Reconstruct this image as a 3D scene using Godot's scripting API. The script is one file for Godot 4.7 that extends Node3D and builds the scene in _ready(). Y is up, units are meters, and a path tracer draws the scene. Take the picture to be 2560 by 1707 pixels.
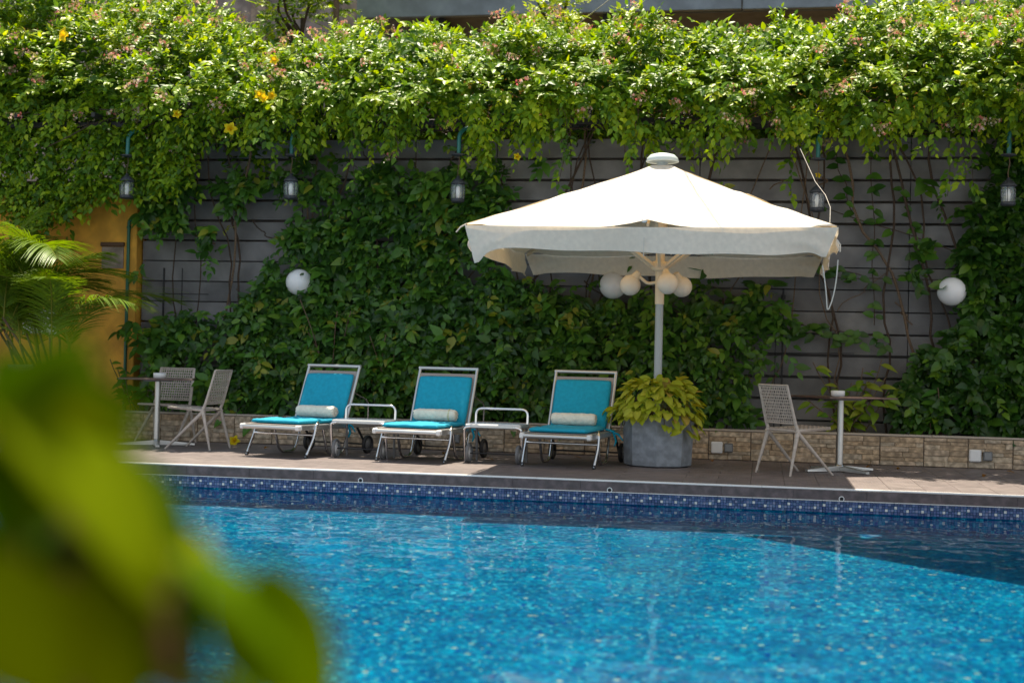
extends Node3D

# ---------------------------------------------------------------- small helpers
var rng := RandomNumberGenerator.new()
var used := {}
var M := {}

func rr(a: float, b: float) -> float:
	return rng.randf_range(a, b)

func lin(r: float, g: float, b: float) -> Color:
	return Color(r, g, b).linear_to_srgb()

func mat(called: String, c: Color, rough := 0.6, metal := 0.0) -> StandardMaterial3D:
	var m := StandardMaterial3D.new()
	m.resource_name = called
	m.albedo_color = c
	m.roughness = rough
	m.metallic = metal
	M[called] = m
	return m

func noise_tex(sd: int, freq: float, stops: Array, octaves := 4, size := 512, kind := FastNoiseLite.TYPE_SIMPLEX_SMOOTH) -> NoiseTexture2D:
	var n := FastNoiseLite.new()
	n.seed = sd
	n.noise_type = kind
	n.frequency = freq
	n.fractal_octaves = octaves
	var t := NoiseTexture2D.new()
	t.width = size
	t.height = size
	t.seamless = true
	t.noise = n
	var g := Gradient.new()
	var offs := PackedFloat32Array()
	var cols := PackedColorArray()
	for s in stops:
		offs.append(s[0])
		cols.append(s[1])
	g.offsets = offs
	g.colors = cols
	t.color_ramp = g
	return t

func grey(v: float) -> Color:
	return Color(v, v, v)

func wear(m: StandardMaterial3D, sd: int, lo: float, scale: float, bump := 0.0, freq := 0.02) -> StandardMaterial3D:
	m.albedo_texture = noise_tex(sd, freq, [[0.2, grey(lo)], [0.5, grey((lo + 1.0) * 0.5)], [0.8, grey(1.0)]], 5)
	m.uv1_triplanar = true
	m.uv1_world_triplanar = true
	m.uv1_scale = Vector3.ONE * scale
	if bump > 0.0:
		m.heightmap_enabled = true
		m.heightmap_scale = bump
		m.heightmap_texture = noise_tex(sd + 7, freq * 3.0, [[0.0, grey(0.0)], [1.0, grey(1.0)]], 4)
	return m

func numbered(called: String) -> String:
	if not used.has(called):
		used[called] = 0
		return called
	used[called] += 1
	return "%s_%03d" % [called, used[called]]

func tag(o: Node, label: String, category: String, group := "") -> void:
	o.set_meta("label", label)
	o.set_meta("category", category)
	if group:
		o.set_meta("group", group)

func thing(called: String, label: String, category: String, at := Vector3.ZERO, turn := 0.0, group := "") -> Node3D:
	var o := Node3D.new()
	o.name = numbered(called)
	add_child(o)
	o.position = at
	o.rotation.y = turn
	tag(o, label, category, group)
	return o

func struct(called: String, mesh: Mesh, m: Material) -> MeshInstance3D:
	var o := MeshInstance3D.new()
	o.name = numbered(called)
	o.mesh = mesh
	o.material_override = m
	add_child(o)
	o.set_meta("kind", "structure")
	return o

func part(parent: Node, called: String, mesh: Mesh, m: Material, at := Vector3.ZERO, b := Basis.IDENTITY) -> MeshInstance3D:
	var o := MeshInstance3D.new()
	o.name = called
	o.mesh = mesh
	o.material_override = m
	parent.add_child(o, true)
	o.transform = Transform3D(b, at)
	return o

func copy(o: Node3D, label: String, at: Vector3, turn: float) -> Node3D:
	var c: Node3D = o.duplicate()
	c.name = numbered(str(o.name))
	add_child(c)
	c.position = at
	c.rotation.y = turn
	c.set_meta("label", label)
	return c

func begin() -> SurfaceTool:
	var st := SurfaceTool.new()
	st.begin(Mesh.PRIMITIVE_TRIANGLES)
	return st

func done(st: SurfaceTool) -> ArrayMesh:
	st.generate_normals()
	return st.commit()

func tri(st: SurfaceTool, a: Vector3, b: Vector3, c: Vector3) -> void:
	st.add_vertex(a)
	st.add_vertex(b)
	st.add_vertex(c)

func quad(st: SurfaceTool, a: Vector3, b: Vector3, c: Vector3, d: Vector3) -> void:
	tri(st, a, b, c)
	tri(st, a, c, d)

# a box with chamfered edges
func box(st: SurfaceTool, c: Vector3, s: Vector3, ch := 0.004, b := Basis.IDENTITY) -> void:
	st.set_smooth_group(-1)
	var h := s * 0.5
	ch = minf(ch, minf(h.x, minf(h.y, h.z)) * 0.45)
	var sg := [-1.0, 1.0]
	# point of corner (x, y, z) that lies on the face across axis k
	var pt := func(x: float, y: float, z: float, k: int) -> Vector3:
		var p := Vector3(x * (h.x - ch), y * (h.y - ch), z * (h.z - ch))
		p[k] += [x, y, z][k] * ch
		return c + b * p
	for k in 3:
		var i := (k + 1) % 3
		var j := (k + 2) % 3
		for s0 in sg:
			var v := []
			for q in [[-1, -1], [1, -1], [1, 1], [-1, 1]]:
				var e := Vector3.ZERO
				e[k] = s0
				e[i] = q[0]
				e[j] = q[1]
				v.append(pt.call(e.x, e.y, e.z, k))
			if s0 < 0:
				quad(st, v[0], v[1], v[2], v[3])
			else:
				quad(st, v[3], v[2], v[1], v[0])
		# edges along axis k
		for a in sg:
			for d in sg:
				var e0 := Vector3.ZERO
				e0[k] = -1.0
				e0[i] = a
				e0[j] = d
				var e1 := e0
				e1[k] = 1.0
				var p0: Vector3 = pt.call(e0.x, e0.y, e0.z, i)
				var p1: Vector3 = pt.call(e1.x, e1.y, e1.z, i)
				var p2: Vector3 = pt.call(e1.x, e1.y, e1.z, j)
				var p3: Vector3 = pt.call(e0.x, e0.y, e0.z, j)
				if a * d > 0:
					quad(st, p0, p1, p2, p3)
				else:
					quad(st, p3, p2, p1, p0)
	for x in sg:
		for y in sg:
			for z in sg:
				var p0: Vector3 = pt.call(x, y, z, 0)
				var p1: Vector3 = pt.call(x, y, z, 1)
				var p2: Vector3 = pt.call(x, y, z, 2)
				if x * y * z > 0:
					tri(st, p0, p2, p1)
				else:
					tri(st, p0, p1, p2)

func boxm(s: Vector3, ch := 0.004, c := Vector3.ZERO) -> ArrayMesh:
	var st := begin()
	box(st, c, s, ch)
	return done(st)

# a tube along points, round section, optional radii per point
func tube(st: SurfaceTool, pts: PackedVector3Array, r, seg := 10, caps := true) -> void:
	st.set_smooth_group(0)
	var n := pts.size()
	var rings := []
	var up := Vector3.UP
	var t0 := (pts[1] - pts[0]).normalized()
	if absf(t0.dot(up)) > 0.9:
		up = Vector3.RIGHT
	var side := t0.cross(up).normalized()
	for i in n:
		var t: Vector3
		if i == 0:
			t = t0
		elif i == n - 1:
			t = (pts[i] - pts[i - 1]).normalized()
		else:
			t = ((pts[i] - pts[i - 1]).normalized() + (pts[i + 1] - pts[i]).normalized()).normalized()
		side = (side - t * side.dot(t)).normalized()
		var other := t.cross(side)
		var rad: float = r[i] if r is Array or r is PackedFloat32Array else r
		var ring := PackedVector3Array()
		for k in seg:
			var a := TAU * k / seg
			ring.append(pts[i] + (side * cos(a) + other * sin(a)) * rad)
		rings.append(ring)
	for i in n - 1:
		for k in seg:
			var k2 := (k + 1) % seg
			quad(st, rings[i][k], rings[i + 1][k], rings[i + 1][k2], rings[i][k2])
	if caps:
		st.set_smooth_group(-1)
		for k in seg:
			var k2 := (k + 1) % seg
			tri(st, pts[0], rings[0][k], rings[0][k2])
			tri(st, pts[n - 1], rings[n - 1][k2], rings[n - 1][k])

func tubem(pts: Array, r, seg := 10) -> ArrayMesh:
	var st := begin()
	tube(st, PackedVector3Array(pts), r, seg)
	return done(st)

# rounds the inner corners of a path
func rounded(pts: Array, rad: float, n := 5) -> Array:
	var out := [pts[0]]
	for i in range(1, pts.size() - 1):
		var a: Vector3 = pts[i - 1] - pts[i]
		var b: Vector3 = pts[i + 1] - pts[i]
		var d := minf(rad, minf(a.length(), b.length()) * 0.45)
		var p0: Vector3 = pts[i] + a.normalized() * d
		var p1: Vector3 = pts[i] + b.normalized() * d
		for k in n + 1:
			var t := float(k) / n
			out.append(p0.lerp(pts[i], t).lerp((pts[i] as Vector3).lerp(p1, t), t))
	out.append(pts[-1])
	return out

# a turned shape: profile of (radius, height)
func lathe(st: SurfaceTool, prof: Array, seg := 20, c := Vector3.ZERO) -> void:
	st.set_smooth_group(0)
	for i in prof.size() - 1:
		for k in seg:
			var a0 := TAU * k / seg
			var a1 := TAU * (k + 1) / seg
			var p: Array = [prof[i], prof[i + 1]]
			var v0 := c + Vector3(cos(a0) * p[0][0], p[0][1], sin(a0) * p[0][0])
			var v1 := c + Vector3(cos(a1) * p[0][0], p[0][1], sin(a1) * p[0][0])
			var v2 := c + Vector3(cos(a1) * p[1][0], p[1][1], sin(a1) * p[1][0])
			var v3 := c + Vector3(cos(a0) * p[1][0], p[1][1], sin(a0) * p[1][0])
			quad(st, v0, v1, v2, v3)

func lathem(prof: Array, seg := 20) -> ArrayMesh:
	var st := begin()
	lathe(st, prof, seg)
	return done(st)

func ballm(r: float) -> SphereMesh:
	var s := SphereMesh.new()
	s.radius = r
	s.height = 2.0 * r
	s.radial_segments = 36
	s.rings = 20
	return s

# ---------------------------------------------------------------- leaves
# a leaf that lies along +z, its face up (+y), folded along the midrib and curled towards the tip; colour in the vertices
func leafm(length: float, width: float, fold: float, curl: float, c: Color, heart := 0.0, n := 4, rib := 1.25) -> ArrayMesh:
	var st := begin()
	st.set_smooth_group(0)
	var mid := []
	var lft := []
	var rgt := []
	for i in n + 1:
		var t := float(i) / n
		var w := sin(PI * pow(t, 0.72)) * width * 0.5
		if heart > 0.0:
			w = width * 0.5 * pow(sin(PI * clampf(0.16 + 0.84 * t, 0, 1)), 0.8) * (1.0 - 0.15 * t)
		if i == n:
			w = 0.0
		var z := length * t
		var y := -curl * length * t * t
		var back := heart * length * 0.16 * (1.0 - t) * (1.0 - t)
		mid.append(Vector3(0, y, z))
		lft.append(Vector3(-w, y + fold * w, z - back))
		rgt.append(Vector3(w, y + fold * w, z - back))
	var cr := Color(c.r * rib, c.g * rib, c.b * rib)
	for i in n:
		for s in 2:
			var e: Array = lft if s == 0 else rgt
			var v := [[mid[i], cr], [mid[i + 1], cr], [e[i + 1], c], [e[i], c]]
			if s == 1:
				v.reverse()
			for k in [0, 1, 2, 0, 2, 3]:
				if i == n - 1 and k == 2 and false:
					continue
				st.set_color(v[k][1])
				st.add_vertex(v[k][0])
	return done(st)

func leaf_material(called: String, rough := 0.38, back := Color(1.0, 1.0, 0.35), spec := 0.5) -> StandardMaterial3D:
	var m := mat(called, Color.WHITE, rough)
	m.vertex_color_use_as_albedo = true
	m.cull_mode = BaseMaterial3D.CULL_DISABLED
	m.metallic_specular = spec
	m.backlight_enabled = true
	m.backlight = back
	return m

# leaf frame: tip direction t, face normal n
func frame(t: Vector3, n: Vector3, s: float) -> Basis:
	var z := t.normalized()
	var x := n.cross(z)
	if x.length() < 0.05:
		x = Vector3.RIGHT.cross(z)
	x = x.normalized()
	var y := z.cross(x)
	return Basis(x * s, y * s, z * s)

func rv() -> Vector3:
	return Vector3(rr(-1, 1), rr(-1, 1), rr(-1, 1))

# a leafy shoot: leaves to both sides of a short bent stalk; adds [Transform3D, tone] to list
func shoot(list: Array, base: Vector3, dir: Vector3, length: float, n: int, size: float, face: Vector3, droop: float, tone: float) -> void:
	var d := dir.normalized()
	var sd := d.cross(face)
	if sd.length() < 0.1:
		sd = Vector3.RIGHT
	sd = sd.normalized()
	for i in n:
		var t := (i + rr(0.3, 0.9)) / n
		var p := base + d * length * t + Vector3.DOWN * droop * length * t * t
		var s := 1.0 if i % 2 == 0 else -1.0
		var tip := d * rr(0.35, 0.8) + sd * s * rr(0.5, 1.0) + Vector3.DOWN * rr(0.0, 0.55) + rv() * 0.25
		if i == n - 1:
			tip = d + rv() * 0.3
		var nor := face + rv() * 0.55
		list.append([Transform3D(frame(tip, nor, size * rr(0.65, 1.25)), p), clampf(tone + rr(-0.25, 0.25), 0.0, 0.999)])

var K := {}

# a kind of leaf: one white mesh for the mass (tinted per copy) and one mesh for each tone for single leaves
func leaf_kind(called: String, length: float, width: float, fold: float, curl: float, heart: float, n: int, tones: Array, m: Material) -> void:
	var toned := []
	for c in tones:
		toned.append(leafm(length, width, fold, curl, c, heart, n))
	K[called] = {"white": leafm(length, width, fold, curl, Color(1, 1, 1), heart, n, 1.0), "toned": toned, "tones": tones, "m": m}

# the leaves of one plant: up to 300 singles as parts (those in front), the rest as one part
func foliage(parent: Node3D, list: Array, kind: String, singles := 300) -> void:
	var k: Dictionary = K[kind]
	var nt: int = k.tones.size()
	var keep := []
	var rest := []
	if list.size() <= singles:
		keep = list
	else:
		var zs := PackedFloat32Array()
		for e in list:
			zs.append((e[0] as Transform3D).origin.z)
		zs.sort()
		var cut := zs[maxi(0, zs.size() - singles * 4)]
		for e in list:
			if keep.size() < singles and (e[0] as Transform3D).origin.z >= cut and rng.randf() < 0.27:
				keep.append(e)
			else:
				rest.append(e)
	for e in keep:
		part(parent, "leaf", k.toned[int(e[1] * nt)], k.m).transform = e[0]
	if rest.is_empty():
		return
	var mm := MultiMesh.new()
	mm.transform_format = MultiMesh.TRANSFORM_3D
	mm.use_colors = true
	mm.mesh = k.white
	mm.instance_count = rest.size()
	for i in rest.size():
		mm.set_instance_transform(i, rest[i][0])
		var c: Color = k.tones[int(rest[i][1] * nt)]
		var j := 0.8 + 0.4 * rng.randf()
		mm.set_instance_color(i, Color(c.r * j, c.g * j, c.b * j))
	var o := MultiMeshInstance3D.new()
	o.name = "foliage"
	o.multimesh = mm
	o.material_override = k.m
	parent.add_child(o, true)
	o.set_meta("kind", "stuff")

# ---------------------------------------------------------------- the scene
func _ready() -> void:
	rng.seed = 20240
	look()
	materials()
	setting()
	buildings()
	slat_wall()
	planter_wall()
	pergola()
	umbrella()
	planter_pot()
	loungers()
	tables_and_chairs()
	lamps()
	trellises()
	vine()
	wall_plants()
	back_trees()
	palm()
	near_plant()
	litter()

func look() -> void:
	var yaw := 0.176042
	var pitch := 0.0147027
	var roll := 0.0230825
	var f := Vector3(-sin(yaw) * cos(pitch), sin(pitch), -cos(yaw) * cos(pitch))
	var r := f.cross(Vector3.UP).normalized()
	var u := r.cross(f)
	var r2 := r * cos(roll) + u * sin(roll)
	var u2 := u * cos(roll) - r * sin(roll)
	var cam := Camera3D.new()
	cam.name = "camera"
	add_child(cam)
	cam.transform = Transform3D(Basis(r2, u2, -f), Vector3(0, 1.0287, 12.62))
	cam.fov = 27.0
	cam.near = 0.05
	cam.far = 400.0
	var ca := CameraAttributesPhysical.new()
	ca.frustum_focal_length = 50.0
	ca.frustum_focus_distance = 14.3
	ca.frustum_near = 0.05
	ca.frustum_far = 400.0
	ca.exposure_aperture = 1.4
	cam.attributes = ca
	cam.current = true

	var sky := ProceduralSkyMaterial.new()
	sky.sky_top_color = Color(0.62, 0.68, 0.75)
	sky.sky_horizon_color = Color(0.9, 0.9, 0.88)
	sky.sky_curve = 0.18
	sky.ground_bottom_color = Color(0.35, 0.33, 0.30)
	sky.ground_horizon_color = Color(0.62, 0.62, 0.60)
	sky.sky_energy_multiplier = 0.88
	var sk := Sky.new()
	sk.sky_material = sky
	var e := Environment.new()
	e.background_mode = Environment.BG_SKY
	e.sky = sk
	e.tonemap_mode = Environment.TONE_MAPPER_LINEAR
	e.tonemap_exposure = 2.05
	e.sdfgi_enabled = true
	e.ssao_enabled = true
	e.ssil_enabled = true
	var we := WorldEnvironment.new()
	we.name = "world"
	we.environment = e
	add_child(we)

	var sun := DirectionalLight3D.new()
	sun.name = "sun"
	sun.light_energy = 1.6
	sun.light_color = Color(1.0, 0.95, 0.86)
	sun.light_angular_distance = 0.5
	sun.shadow_enabled = true
	add_child(sun)
	# towards the sun: high, behind the planted wall and a little to the left
	sun.look_at_from_position(Vector3(-0.07, 0.95, -0.30) * 10.0, Vector3.ZERO, Vector3.FORWARD)

func materials() -> void:
	wear(mat("deck", lin(0.185, 0.15, 0.148), 0.5), 3, 0.85, 0.5)
	wear(mat("deck_b", lin(0.176, 0.144, 0.142), 0.48), 4, 0.85, 0.5)
	wear(mat("deck_c", lin(0.195, 0.16, 0.155), 0.52), 5, 0.85, 0.5)
	mat("grout", lin(0.16, 0.14, 0.135), 0.9)
	wear(mat("riser", lin(0.12, 0.085, 0.088), 0.35), 6, 0.7, 0.8)
	mat("nosing", lin(0.72, 0.71, 0.7), 0.35, 0.0)
	wear(mat("board", lin(0.18, 0.172, 0.174), 0.62), 8, 0.82, 0.35, 0.0, 0.012)
	wear(mat("board_b", lin(0.21, 0.202, 0.202), 0.62), 9, 0.82, 0.35, 0.0, 0.012)
	wear(mat("board_c", lin(0.155, 0.149, 0.151), 0.62), 10, 0.82, 0.35, 0.0, 0.012)
	mat("dark", lin(0.012, 0.012, 0.013), 0.9)
	wear(mat("ochre", lin(0.82, 0.41, 0.05), 0.75), 12, 0.85, 0.3, 0.1)
	wear(mat("beige", lin(0.36, 0.28, 0.22), 0.8), 13, 0.75, 0.4)
	wear(mat("grey_wall", lin(0.30, 0.25, 0.235), 0.8), 14, 0.75, 0.25)
	wear(mat("fascia", lin(0.22, 0.26, 0.31), 0.45), 15, 0.85, 0.25)
	wear(mat("soil", lin(0.035, 0.024, 0.016), 0.95), 16, 0.5, 2.0, 0.6)
	for i in 5:
		var c: Array = [[0.58, 0.45, 0.32], [0.62, 0.5, 0.36], [0.48, 0.36, 0.24], [0.58, 0.43, 0.28], [0.53, 0.44, 0.33]][i]
		wear(mat("stone_%d" % i, lin(c[0], c[1], c[2]), 0.85), 20 + i, 0.7, 1.2, 0.14, 0.02)
	mat("cap", lin(0.42, 0.36, 0.3), 0.6)
	mat("alu", lin(0.55, 0.55, 0.54), 0.32, 0.8)
	mat("chrome", lin(0.75, 0.75, 0.75), 0.16, 1.0)
	wear(mat("taupe", lin(0.52, 0.455, 0.4), 0.5), 30, 0.85, 2.0)
	mat("rubber", lin(0.02, 0.02, 0.022), 0.6)
	mat("wheel_hub", lin(0.16, 0.16, 0.165), 0.5)
	var sling := mat("sling", lin(0.42, 0.36, 0.33), 0.75)
	weave(sling)
	var teal := mat("teal", lin(0.0, 0.33, 0.49), 0.85)
	cloth(teal, 41)
	var towel := mat("towel", lin(0.84, 0.8, 0.68), 0.95)
	cloth(towel, 43)
	towel.heightmap_scale = 0.35
	var cv := mat("canvas", lin(0.82, 0.77, 0.68), 0.85)
	cloth(cv, 45)
	cv.heightmap_enabled = false
	cv.albedo_texture = noise_tex(45, 0.02, [[0.2, grey(0.95)], [0.8, grey(1.0)]], 4)
	cv.backlight_enabled = true
	cv.backlight = lin(0.46, 0.35, 0.2)
	cv.cull_mode = BaseMaterial3D.CULL_DISABLED
	mat("cream", lin(0.70, 0.58, 0.42), 0.45)
	mat("pole_grey", lin(0.34, 0.38, 0.4), 0.4)
	mat("cap_grey", lin(0.55, 0.62, 0.62), 0.35)
	mat("opal", lin(0.72, 0.72, 0.74), 0.22)
	var og := mat("opal_warm", lin(0.74, 0.66, 0.56), 0.35)
	og.metallic_specular = 0.4
	wear(mat("pot_grey", lin(0.27, 0.3, 0.34), 0.5), 50, 0.8, 1.0, 0.08)
	wear(mat("table_top", lin(0.13, 0.075, 0.06), 0.35), 51, 0.7, 1.5)
	mat("white_plastic", lin(0.72, 0.72, 0.72), 0.35)
	mat("grey_plastic", lin(0.12, 0.125, 0.13), 0.4)
	mat("green_pipe", lin(0.01, 0.11, 0.06), 0.4)
	mat("teal_pipe", lin(0.02, 0.16, 0.15), 0.4)
	mat("iron", lin(0.015, 0.015, 0.017), 0.6)
	wear(mat("lantern_metal", lin(0.05, 0.055, 0.07), 0.5), 52, 0.7, 4.0)
	var gl := mat("lantern_glass", Color(0.9, 0.95, 1.0, 0.12), 0.06)
	gl.transparency = BaseMaterial3D.TRANSPARENCY_ALPHA
	mat("bulb", lin(0.8, 0.8, 0.78), 0.3)
	wear(mat("stem", lin(0.09, 0.055, 0.035), 0.85), 53, 0.6, 6.0, 0.3)
	wear(mat("stem_light", lin(0.2, 0.13, 0.08), 0.85), 54, 0.6, 6.0, 0.3)
	mat("cord", lin(0.55, 0.52, 0.47), 0.7)
	mat("sign_white", lin(0.62, 0.63, 0.64), 0.5)
	mat("ink", lin(0.01, 0.03, 0.06), 0.5)
	mat("near_stem", lin(0.16, 0.05, 0.02), 0.6)
	wear(mat("terracotta", lin(0.3, 0.12, 0.06), 0.8), 55, 0.7, 2.0)
	wear(mat("ground", lin(0.2, 0.18, 0.15), 0.9), 56, 0.6, 0.2, 0.5)

	# leaves
	leaf_material("leaf_gloss", 0.4, Color(1.0, 0.95, 0.2), 0.42)
	leaf_material("leaf_soft", 0.32, Color(0.95, 1.0, 0.3), 0.52)
	leaf_material("leaf_palm", 0.36, Color(1.0, 0.95, 0.2), 0.5)
	leaf_material("leaf_lime", 0.5, Color(1.0, 0.9, 0.2), 0.4)
	leaf_material("leaf_near", 0.65, Color(1.0, 0.9, 0.05), 0.1)
	leaf_material("petal", 0.7, Color(1.0, 0.9, 0.85), 0.3)
	leaf_kind("vine", 0.088, 0.05, 0.28, 0.22, 0.0, 3, [Color(0.07, 0.17, 0.016), Color(0.14, 0.28, 0.016), Color(0.23, 0.38, 0.016), Color(0.34, 0.48, 0.018), Color(0.45, 0.55, 0.02)], M.leaf_gloss)
	leaf_kind("climber", 0.135, 0.07, 0.22, 0.25, 0.0, 4, [Color(0.04, 0.11, 0.022), Color(0.065, 0.17, 0.026), Color(0.1, 0.24, 0.03), Color(0.16, 0.3, 0.032), Color(0.32, 0.34, 0.04)], M.leaf_soft)
	leaf_kind("ivy", 0.105, 0.076, 0.2, 0.2, 0.4, 3, [Color(0.03, 0.09, 0.015), Color(0.045, 0.12, 0.016), Color(0.075, 0.18, 0.02), Color(0.13, 0.24, 0.02)], M.leaf_soft)
	leaf_kind("broad", 0.20, 0.095, 0.25, 0.3, 0.0, 5, [Color(0.07, 0.2, 0.03), Color(0.11, 0.24, 0.03), Color(0.18, 0.29, 0.025), Color(0.28, 0.32, 0.035)], M.leaf_soft)
	leaf_kind("lime", 0.105, 0.085, 0.22, 0.3, 1.0, 5, [Color(0.34, 0.42, 0.03), Color(0.4, 0.46, 0.04), Color(0.46, 0.5, 0.06), Color(0.44, 0.34, 0.07), Color(0.32, 0.4, 0.03)], M.leaf_lime)
	leaf_kind("near", 0.15, 0.12, 0.16, 0.28, 1.0, 8, [Color(0.03, 0.075, 0.0005), Color(0.075, 0.135, 0.0008), Color(0.13, 0.18, 0.001), Color(0.22, 0.24, 0.003)], M.leaf_near)

# woven look for sling fabric
func weave(m: StandardMaterial3D) -> void:
	var im := Image.create(64, 64, false, Image.FORMAT_RGB8)
	for y in 64:
		for x in 64:
			var a := 0.5 + 0.5 * sin(TAU * x / 8.0)
			var b := 0.5 + 0.5 * sin(TAU * y / 8.0)
			var v := 0.75 + 0.25 * (a if (x / 8 + y / 8) % 2 == 0 else b)
			im.set_pixel(x, y, Color(v, v, v))
	var t := ImageTexture.create_from_image(im)
	m.albedo_texture = t
	m.uv1_triplanar = true
	m.uv1_scale = Vector3.ONE * 12.0
	m.heightmap_enabled = true
	m.heightmap_scale = 0.1
	m.heightmap_texture = t

func cloth(m: StandardMaterial3D, sd: int) -> void:
	m.albedo_texture = noise_tex(sd, 0.03, [[0.2, grey(0.93)], [0.8, grey(1.0)]], 5)
	m.uv1_triplanar = true
	m.uv1_scale = Vector3.ONE * 1.2
	m.heightmap_enabled = true
	m.heightmap_scale = 0.03
	m.heightmap_texture = noise_tex(sd + 3, 0.12, [[0.0, grey(0.0)], [1.0, grey(1.0)]], 3)
	m.rim_enabled = true
	m.rim = 0.2

# ---------------------------------------------------------------- setting
func setting() -> void:
	var g := struct("ground", boxm(Vector3(240, 0.1, 240), 0.01), M.ground)
	g.position = Vector3(0, -0.72, -40)
	# far terrace: a slab with tiles laid on it
	var deck := struct("terrace", boxm(Vector3(24, 0.6, 4.75), 0.002), M.grout)
	deck.position = Vector3(-2.5, -0.318, -2.41)
	var planks := [boxm(Vector3(1.197, 0.02, 0.297), 0.0015), boxm(Vector3(0.297, 0.02, 0.297), 0.0015)]
	var ribbed := []
	for k in ["deck", "deck_b", "deck_c"]:
		var m: StandardMaterial3D = M[k].duplicate()
		m.heightmap_enabled = true
		m.heightmap_texture = rib_tex()
		m.heightmap_scale = 0.35
		ribbed.append(m)
	var dm := [M.deck, M.deck_b, M.deck_c]
	for row in 11:
		var z := -0.06 - 0.15 - row * 0.3
		var off := 0.6 if row % 2 else 0.0
		for i in 9:
			var x := -10.9 + off + i * 1.2
			if x > -0.5:
				continue
			part(deck, "tile", planks[0], dm[rng.randi() % 3], Vector3(x, -0.008 + rr(-0.0008, 0.0008), z) - deck.position)
		var x0 := -10.9 + off + 8 * 1.2 + 0.75 + (0.0 if off == 0.0 else 0.0)
		if off > 0.0:
			x0 = -10.9 + off + 8 * 1.2 + 0.75
		for i in 14:
			var x := x0 + i * 0.3
			if x > 4.4:
				break
			part(deck, "tile", planks[1], ribbed[rng.randi() % 3], Vector3(x, -0.008 + rr(-0.0008, 0.0008), z) - deck.position)
	# near terrace, where the photographer stands
	var near := struct("near_terrace", boxm(Vector3(24, 0.6, 8.0), 0.01), M.deck)
	near.position = Vector3(-2.5, -0.3, 14.6)

	# pool: edge, walls, floor, water
	var edge := struct("pool_edge", boxm(Vector3(24, 0.10, 0.05), 0.002), M.grout)
	edge.position = Vector3(-2.5, -0.062, -0.012)
	var nose := boxm(Vector3(1.998, 0.014, 0.062), 0.004)
	for i in 10:
		part(edge, "nosing", nose, M.nosing, Vector3(-12.0 + 2.0 * i + 1.0, -0.004, -0.018) - edge.position)
	var riser := boxm(Vector3(0.618, 0.082, 0.012), 0.0015)
	for i in 26:
		part(edge, "riser_tile", riser, M.riser, Vector3(-11.2 + 0.62 * i, -0.054, 0.012) - edge.position)
	# overflow pipes in the riser
	var ring := begin()
	lathe(ring, [[0.017, 0.0], [0.017, 0.012], [0.022, 0.014], [0.024, 0.006], [0.024, 0.0]], 20)
	var ringm := done(ring)
	for x in [-3.62, -1.33, 0.68]:
		var o := part(edge, "overflow_pipe", ringm, M.nosing, Vector3(x, -0.083, 0.0175) - edge.position, Basis(Vector3.RIGHT, PI / 2))
		part(o, "opening", boxm(Vector3(0.03, 0.004, 0.03), 0.001), M.dark, Vector3(0, 0.003, 0))
	# mosaic band
	var fl := mat("pool_tile", Color.WHITE, 0.35)
	fl.metallic_specular = 0.1
	fl.albedo_texture = pool_tex(77)
	fl.uv1_triplanar = true
	fl.uv1_world_triplanar = true
	fl.uv1_scale = Vector3.ONE * (1.0 / 2.4)
	fl.detail_enabled = true
	fl.detail_blend_mode = BaseMaterial3D.BLEND_MODE_MUL
	fl.detail_albedo = noise_tex(91, 0.006, [[0.2, Color(0.8, 0.86, 0.9)], [0.8, Color(1, 1, 1)]], 3)
	var wall := struct("pool_wall", boxm(Vector3(24, 0.6, 0.10), 0.002), fl)
	wall.position = Vector3(-2.5, -0.405, -0.03)
	var ms := [mosaic(1), mosaic(2), mosaic(3)]
	var mm := mat("mosaic", Color.WHITE, 0.25)
	mm.vertex_color_use_as_albedo = true
	for i in 42:
		part(wall, "mosaic_panel", ms[i % 3], mm, Vector3(-6.98 + 0.3 * i - 1.5, -0.106, 0.0245) - wall.position)
	var sills := boxm(Vector3(0.297, 0.006, 0.02), 0.002)
	for i in 42:
		part(wall, "sill_tile", sills, M.nosing, Vector3(-6.98 + 0.3 * i - 1.35, -0.1005, 0.026) - wall.position)
	var floor_ := struct("pool_floor", boxm(Vector3(24, 0.1, 10.62), 0.002), fl)
	floor_.position = Vector3(-2.5, -0.415, 5.33)
	var nearwall := struct("near_pool_wall", boxm(Vector3(24, 0.62, 0.1), 0.002), M.nosing)
	nearwall.position = Vector3(-2.5, -0.315, 10.55)
	for s in 2:
		var sw := struct("side_pool_wall", boxm(Vector3(0.2, 0.62, 10.5), 0.002), M.nosing)
		sw.position = Vector3([-14.4, 9.4][s], -0.315, 5.25)
	water()

func rib_tex() -> ImageTexture:
	if M.has("rib_tex"):
		return M.rib_tex
	var im := Image.create(256, 256, false, Image.FORMAT_RGB8)
	for y in 256:
		for x in 256:
			var v := clampf(0.5 + 1.4 * sin(TAU * x / 4.0) , 0, 1) * 0.6 + 0.4 * clampf(0.5 + 1.4 * sin(TAU * y / 8.0), 0, 1)
			im.set_pixel(x, y, Color(v, v, v))
	M["rib_tex"] = ImageTexture.create_from_image(im)
	return M.rib_tex

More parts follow.
